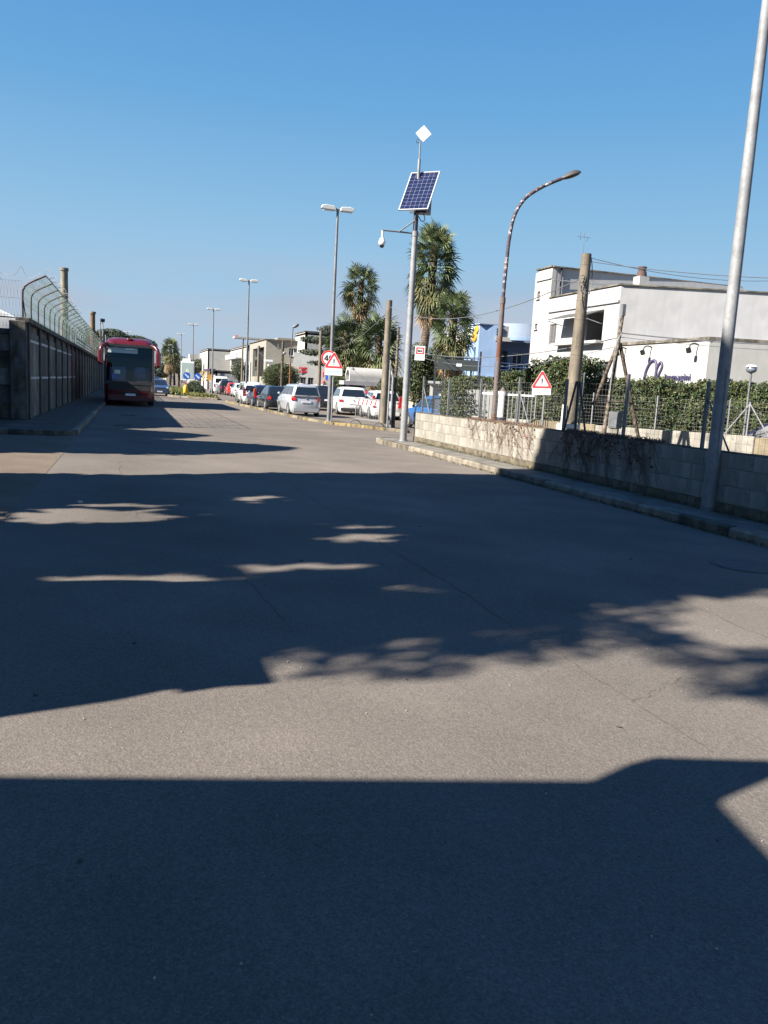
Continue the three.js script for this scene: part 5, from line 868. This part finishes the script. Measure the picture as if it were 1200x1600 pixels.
// fan palms
function fan(f, R0, droop, pos, dir, tone, gs, pet = .8) {      // one fan leaf: stalk and folded blades
  const d = V(...dir).normalize(), up = Math.abs(d.y) > .95 ? V(1, 0, 0) : V(0, 1, 0), roll = new THREE.Quaternion().setFromAxisAngle(d, rr(-1.1, 1.1, f)), side = d.clone().cross(up).normalize().applyQuaternion(roll), nor = side.clone().cross(d).normalize(), hub = V(...pos).add(d.clone().multiplyScalar(pet));
  const tri3 = (a, b, c, t) => gs.push([a, b, c, t]); const w = .022; const A = V(...pos);
  tri3(A.clone().addScaledVector(side, w), A.clone().addScaledVector(side, -w), hub.clone().addScaledVector(side, -w * .6), tone); tri3(A.clone().addScaledVector(side, w), hub.clone().addScaledVector(side, -w * .6), hub.clone().addScaledVector(side, w * .6), tone);
  const n = 15, span = 1.75; for (let i = 0; i < n; i++) {
    const a = ((i + .5) / n - .5) * 2 * span, len = R0 * 1.18 * (1 - .25 * Math.abs(a) / span) * rr(.75, 1.12, f), ca = Math.cos(a), sa = Math.sin(a), bd = d.clone().multiplyScalar(ca).addScaledVector(side, sa);
    const bw = R0 * .046, cr = bd.clone().cross(nor).normalize(), mid = hub.clone().addScaledVector(bd, len * .6).addScaledVector(nor, .03), tip = hub.clone().addScaledVector(bd, len).add(V(0, -droop * len * rr(.25, .6, f), 0)), v = rr(.75, 1.25, f), t = tone.map((c) => c * v);
    const l = mid.clone().addScaledVector(cr, bw), r = mid.clone().addScaledVector(cr, -bw).addScaledVector(nor, bw * .5); tri3(hub, l, mid.clone().addScaledVector(nor, -bw * .4), t); tri3(hub, mid.clone().addScaledVector(nor, -bw * .4), r, t); tri3(l, tip, mid, t); tri3(mid, tip, r, t);
  }
}
function triGeo(gs) { const p = new Float32Array(gs.length * 9), c = new Float32Array(gs.length * 9); let o = 0; for (const [a, b, d, t] of gs) for (const v of [a, b, d]) { p[o] = v.x; c[o++] = t[0]; p[o] = v.y; c[o++] = t[1]; p[o] = v.z; c[o++] = t[2]; } const g = new THREE.BufferGeometry(); g.setAttribute('position', new THREE.BufferAttribute(p, 3)); g.setAttribute('color', new THREE.BufferAttribute(c, 3)); g.computeVertexNormals(); return g; }
function palm(label, base, top, r, R0, nLive, crownLen, skirt, seed) {
  const f = rng(seed), o = thing('fan_palm', label, 'palm tree'), B = V(...base), Tp = V(...top), at = (t) => [base[0] + (top[0] - base[0]) * t + Math.sin(t * 3.1) * .12, base[1] + (top[1] - base[1]) * t, base[2] + (top[2] - base[2]) * t];
  part('trunk', tube([at(0), at(.25), at(.5), at(.75), at(1)], r, 20, 10), K.palmBark, o); const H = top[1] - base[1];
  const boots = []; for (let i = 0; i < 60; i++) { const p = at(f()), a = f() * 6.283, g = new THREE.ConeGeometry(.05, .16, 4); g.rotateX(.6); g.rotateY(-a + 1.57); g.translate(p[0] + Math.cos(a) * r, p[1], p[2] + Math.sin(a) * r); boots.push(g); } part('leaf_bases', boots, K.palmBark, o);
  const live = [], dead = []; for (let i = 0; i < nLive; i++) { const el = -.72 + 1.66 * (i + .5) / nLive, a = i * 2.39996 + rr(-.25, .25, f), c = Math.sqrt(Math.max(.02, 1 - el * el)); const tone = el < -.25 ? [[.10, .10, .03], [.07, .085, .027], [.125, .11, .04]][i % 3] : [[.06, .085, .028], [.045, .068, .022], [.08, .10, .038]][i % 3]; fan(f, R0 * rr(.85, 1.1, f), .35 + (el < 0 ? .5 : 0), [top[0], top[1] - crownLen * Math.pow(1 - (i + .5) / nLive, 1.1) + rr(-.2, .1, f), top[2]], [Math.cos(a) * c, el, Math.sin(a) * c], tone, live, R0 * rr(.7, 1.0, f)); }
  leafMesh('crown', triGeo(live), o);
  for (let i = 0; i < skirt.n; i++) { const t = f(), y = top[1] - crownLen - .1 - skirt.len * t, a = f() * 6.283, k = rr(.25, .7, f) * (1 - .35 * t); fan(f, R0 * rr(.6, .9, f), .5, [top[0] + Math.cos(a) * r, y, top[2] + Math.sin(a) * r], [Math.cos(a) * k, -1, Math.sin(a) * k], t < skirt.green ? [[.065, .08, .027], [.10, .095, .035], [.05, .07, .024]][i % 3] : [[.22, .145, .07], [.17, .11, .055], [.26, .18, .09]][i % 3], dead, R0 * .35); }
  if (dead.length) leafMesh('dead_fronds', triGeo(dead), o);
}
palm('tallest fan palm with a long skirt right behind the solar mast', [17.7, 0, -49.7], [18.7, 11.0, -50.5], .26, .97, 112, 2.95, { n: 54, len: 1.25, green: .7 }, 101);
palm('shorter fan palm with brown skirt left of the blue house', [15.0, 0, -38.2], [15.3, 5.75, -38.0], .2, .68, 92, 1.7, { n: 60, len: 1.2, green: .35 }, 102);
palm('lone fan palm with a round crown above the lower palms', [16.5, 0, -60.6], [16.7, 9.7, -60.8], .22, .86, 62, 1.3, { n: 36, len: .9, green: .1 }, 103);
palm('low fan palm below the lone tall one, left', [15.2, 0, -58.8], [15.2, 5.6, -58.8], .26, .95, 84, 1.7, { n: 44, len: 1.3, green: .5 }, 104);
palm('low fan palm between the lone palm and the concrete lane pole', [17.0, 0, -56.4], [17.0, 5.4, -56.4], .26, 1.05, 92, 1.8, { n: 50, len: 1.4, green: .5 }, 105);
palm('distant fan palm beyond the median left of the lamps', [6.9, 0, -157], [6.9, 7.4, -157], .3, 1.1, 70, 1.6, { n: 60, len: 2.2, green: .3 }, 106);
{ // feather palm drawn against the cream house
  const f = rng(107), o = thing('feather_palm', 'thin yellowish palm in front of the far cream house', 'palm tree'), gs = []; part('trunk', rod([12.6, 0, -140], [12.6, 3.0, -140], .15, 8), K.palmBark, o);
  for (let i = 0; i < 12; i++) { const a = i * .52, d = [Math.cos(a), .5, Math.sin(a)]; let p = V(12.6, 3.0, -140), v = V(...d).multiplyScalar(.32); for (let k = 0; k < 8; k++) { const q = p.clone().add(v); v.y -= .1; const s = V(-Math.sin(a), -.5, Math.cos(a)).multiplyScalar(.35); gs.push([p, q, q.clone().add(s), [.24, .17, .06]], [p, q, q.clone().sub(V(s.x, -s.y, s.z)), [.2, .15, .06]]); p = q; } } leafMesh('crown', triGeo(gs), o);
}
function tree(name, label, base, trunkH, lobes, n, size, tones, seed, r = .18, shell = .35, opt) {
  const f = rng(seed), o = thing(name, label, 'tree', base), limbs = [rod([0, 0, 0], [rr(-.1, .1, f), trunkH, rr(-.1, .1, f)], r, 9, r * .6)];
  for (const [x, y, z, a, b] of lobes) limbs.push(rod([0, trunkH * .85, 0], [x * .8, y - b * .2, z * .8], r * .5, 6, r * .12)); part('trunk', limbs, K.trunk, o); leafMesh('crown', leaves(n, f, inLobes(lobes, shell), size, tones, opt), o); return o;
}
tree('round_tree', 'dense round clipped tree behind the dark parked cars', [13.3, 0, -75.4], 1.3, [[0, 2.35, 0, 1.7, 1.15, 1.5], [.9, 2.3, .4, 1.05, 1.0, 1.0], [-.9, 2.15, .3, .95, .95, 1.0], [.1, 2.9, 0, 1.1, .7, 1.1]], 9000, [.1, .2], LAUREL, 201);
tree('cedar_tree', 'dark cedar with layered branches behind the speed limit sign', [15.9, 0, -63.5], 5, [[-1.6, 5.2, 0, 1.7, .3, 1.3], [-.4, 6.1, .3, 1.6, .3, 1.2], [-2.0, 4.2, .3, 1.5, .25, 1.2], [-1.2, 3.4, .2, 1.5, .22, 1], [.8, 5.0, 0, 1.6, .4, 1.3], [1.2, 3.9, 0, 1.5, .4, 1.2]], 7500, [.12, .26], [[.05, .065, .045], [.04, .055, .038], [.065, .075, .05]], 202, .25, .1);
tree('dark_tree', 'dark bushy tree behind the slim grey pole and sign posts', [15.2, 0, -55.8], .8, [[-1.0, 1.7, 0, .95, 1.0, .9], [0, 1.5, .2, .8, .8, .8]], 5000, [.1, .2], LAUREL, 203, .12);
tree('dark_tree', 'dark bushy tree in front of the vaulted canopy', [16.2, 0, -49.5], .8, [[-.2, 1.75, 0, 1.0, .85, .8], [.9, 1.7, 0, .9, .9, .8]], 5200, [.09, .18], LAUREL, 204, .12);
tree('dark_tree', 'dense dark evergreen mass at the foot of the tallest palm', [15.6, 0, -41.5], 1.2, [[-.4, 2.2, 0, .9, 1.5, .8], [.9, 2.0, .3, 1.2, 1.3, .9], [-.9, 2.6, .2, .7, 1.7, .7], [2.0, 1.5, .6, 1.1, .9, .9], [.3, 3.4, 0, .55, 1.0, .6]], 13000, [.1, .2], LAUREL, 205, .15);
tree('shrub', 'yellow green shrub behind the white car and the barrier', [13.8, 0, -49.6], .4, [[0, .8, 0, .7, .75, .6], [.6, 1.0, 0, .55, .6, .5]], 2600, [.08, .16], [[.1, .12, .035], [.075, .095, .03], [.12, .115, .05]], 206, .06);
tree('far_tree', 'grey green trees beside the distant palm', [9.0, 0, -165], 2.5, [[0, 4.2, 0, 2.6, 1.8, 2.2], [2.6, 3.8, 0, 2.2, 1.7, 2], [4.6, 4.3, 1, 2.2, 1.6, 2]], 6000, [.25, .5], OLIVE, 207, .25);
tree('far_tree', 'dark distant conifer beside the far palm', [9.4, 0, -190], 3, [[0, 5.2, 0, 1.6, 2.4, 1.6], [-3, 3.2, 0, 2.6, 1.8, 2]], 4000, [.25, .5], PINE, 208, .25);
tree('umbrella_pine', 'dark umbrella pine left of the coach roof, nearer one', [-2.7, 0, -118], 6.0, [[0, 6.5, 0, 2.6, 1.35, 2.4], [-1.6, 6.2, .4, 1.9, 1.1, 1.8], [1.6, 6.1, 0, 1.8, 1.1, 1.8], [.2, 5.4, .8, 2.6, .9, 1.6]], 14000, [.14, .3], PINE, 209, .35);
tree('umbrella_pine', 'dark umbrella pine above the coach roof, farther one', [.5, 0, -130], 6.2, [[0, 6.6, 0, 2.5, 1.15, 2.4], [1.6, 6.3, .4, 1.8, 1.0, 1.8], [-1.6, 6.2, 0, 1.7, 1.1, 1.8]], 12000, [.14, .3], PINE, 210, .35);
tree('lane_tree', 'loose grey green tree before the far white block', [14.2, 0, -112], 1.6, [[0, 3.2, 0, 1.4, 1.4, 1.2], [.8, 2.3, 0, 1.2, 1.0, 1.1]], 4200, [.14, .28], OLIVE, 211, .12, .1);
{ // bare tree behind the fence
  const f = rng(212), gs = [], o = thing('bare_tree', 'leafless tree behind the fence between the two columns', 'tree', [-4.35, 0, -84]); const br = (p, d, l, r, k) => { const q = p.clone().addScaledVector(d, l); gs.push(rod(p.toArray(), q.toArray(), r, 4, r * .7)); if (k) for (let i = 0; i < (k > 3 ? 4 : 3); i++) br(q, d.clone().add(V(rr(-.75, .75, f), rr(-.15, .5, f), rr(-.75, .75, f))).normalize(), l * rr(.45, .6, f), r * .66, k - 1); }; br(V(0, 0, 0), V(0, 1, 0), 2.9, .1, 5); part('branches', gs, K.trunk, o);
}
{ // planting on the median
  const f = rng(213), o = thing('median_shrub', 'green shrub between the yellow bollards on the median', 'shrub', [5.9, .16, -82]); leafMesh('foliage', leaves(2600, f, inLobes([[0, .6, 0, .8, .7, .8], [.5, .4, 1.2, .6, .5, .6]]), [.1, .2], PINE), o);
  const g = leaves(7000, f, (f) => { const z = -70.2 - Math.pow(f(), 1.4) * 60, x = rr(3.6, 7.0, f) + (z < -72 ? 0 : 1.0); return [Math.min(7, x), .18 + f() * .16, z]; }, [.14, .3], [[.13, .14, .03], [.09, .11, .03], [.2, .19, .04]], { aspect: .12 }); const m = leafMesh('median_grass', g, scene); m.userData = { kind: 'stuff', label: 'rough grass and yellow flowers on the median', category: 'grass' };
  const w = leaves(2600, f, (f) => { const t = f(); return f() < .5 ? [WX - rr(0, .12, f), .13 + f() * .05, rr(-22, -6, f)] : [7.2 - rr(-.02, .06, f), .01 + f() * .03, rr(-20, -5, f)]; }, [.02, .06], [[.06, .07, .03], [.1, .085, .05], [.05, .06, .03]], { aspect: .2 }); const k = leafMesh('kerb_weeds', w, scene); k.userData = { kind: 'stuff', label: 'small weeds along the kerb and the block wall foot', category: 'weeds' };
}

// ------------------------------------------------------------------ what stands outside the frame and shades the junction
// two coaches parked nose to the road on the left, and the dense conifers beyond them
coach('white coach parked nose to the road left of the camera, nearer one', M('coach_white', [.6, .6, .6], { roughness: .35, clearcoat: 1 }), K.trim, [-8.21, 0, -1.66], 1.357, 'coaches', [1]);
coach('white coach parked nose to the road left of the camera, farther one', M('coach_white', [.6, .6, .6], { roughness: .35, clearcoat: 1 }), K.trim, [-9.4, 0, -4.28], Math.PI / 2, 'coaches', [], 2.6);
const slots = [[2.36, -8.10, 0.69, 0.42, -0.237], [1.38, -6.83, 0.93, 0.26, -0.069], [-0.51, -9.59, 1.27, 0.73, 0.075], [-0.14, -10.34, 0.90, 0.31, -0.171], [-0.05, -6.47, 1.15, 0.31, -0.009], [2.25, -6.00, 0.45, 0.18, -0.002], [2.91, -6.48, 0.27, 0.22, -0.156], [1.73, -11.03, 0.70, 0.47, -0.252], [5.11, -6.99, 0.29, 0.27, -0.163], [1.37, -4.98, 0.17, 0.15, -0.199], [4.53, -4.99, 0.57, 0.37, -0.041], [2.33, -8.91, 0.65, 0.25, 0.255]];   // where the foliage lets long slivers of sun through: centre, half length, half width, slant
function conifer(label, x, z, h, r, low, taper, n, seed, lobes = []) {
  const f = rng(seed), o = thing('cypress_tree', label, 'tree', [x, 0, z], 0, 'conifers left of the junction'); part('trunk', [rod([0, 0, 0], [0, h * .9, 0], .25, 9, .06), ...lobes.map(([a, b, c]) => rod([0, b - .8, 0], [a, b, c], .08, 5, .02))], K.trunk, o);
  const lean = (px, py, pz) => { const X = px + x + py * 1.45, Z = pz + z - py * .308; if (z < -15) return 0; const w = (fb(Z * .3, X * .12, 2, 5) - .5) * .8; let best = 0; for (const [a, b, c, d, k] of slots) { const u = (X - a) / (c * 1.35), v = (Z - b - k * (X - a)) / (d * 1.5); best = Math.max(best, 1 - u * u - v * v + w); } return best > 0 ? .545 + best * .085 : 0; };    // leaves thinned along the sun direction, shaped to put light streaks on the road
  const body = leaves(n, f, (f) => { const t = f(), y = low + (h - low) * t, rad = r * (t < .1 ? .6 + t * 4 : t > taper ? Math.pow(Math.max(.01, (1 - t) / (1 - taper)), .7) : 1) * (.75 + .5 * fb(t * .9, seed * .13, 1, 5)), a = f() * 6.283, q = Math.sqrt(f()) * rad, p = [Math.cos(a) * q, y, Math.sin(a) * q]; const gp = lean(...p); return gp > .535 && f() < (gp - .535) * 13 ? null : p; }, [.3, .55], PINE, { aspect: .75 });
  const parts = [body]; for (const [a, b, c, ra, rb, rc, k] of lobes) parts.push(leaves(k, f, inLobes([[a, b, c, ra, rb, rc]], 0), [.1, .2], PINE, { aspect: .5 }));
  leafMesh('crown', parts.length > 1 ? mergeGeometries(parts) : body, o);
}
conifer('columnar cypress farthest along the row left of the junction', -9.4, -10.0, 14.8, 1.8, 1.2, .6, 11000, 301);
conifer('columnar cypress second in the row left of the junction', -9.6, -6.95, 15.8, 1.9, 1.5, .8, 13000, 302);
conifer('columnar cypress nearest in the row left of the junction', -9.8, -4.05, 15.4, 1.5, 2.2, .82, 11000, 303, [[0, 8.35, 1.5, .9, 1.25, 1.05, 2600], [0, 7.2, .6, .9, .8, .6, 1000], [.2, 9.4, 3.2, .4, .6, .5, 420], [.2, 9.0, 2.4, .2, .2, .6, 120], [0, 10.6, 1.15, .7, .8, .75, 900]]);
conifer('cypress beside the compound wall left of the frame', -9.6, -17.5, 9.2, 2.25, .8, .72, 9000, 304);
conifer('cypress behind the compound wall corner left of the frame', -10.4, -21.3, 8.4, 2.5, .6, .72, 10000, 305);
conifer('cypress inside the compound left of the frame', -10.6, -25.2, 7.8, 2.3, .6, .72, 8000, 306);

scene.traverse((o) => { if (o.isMesh) { o.castShadow = o.receiveShadow = true; } });
renderer.render(scene, camera);
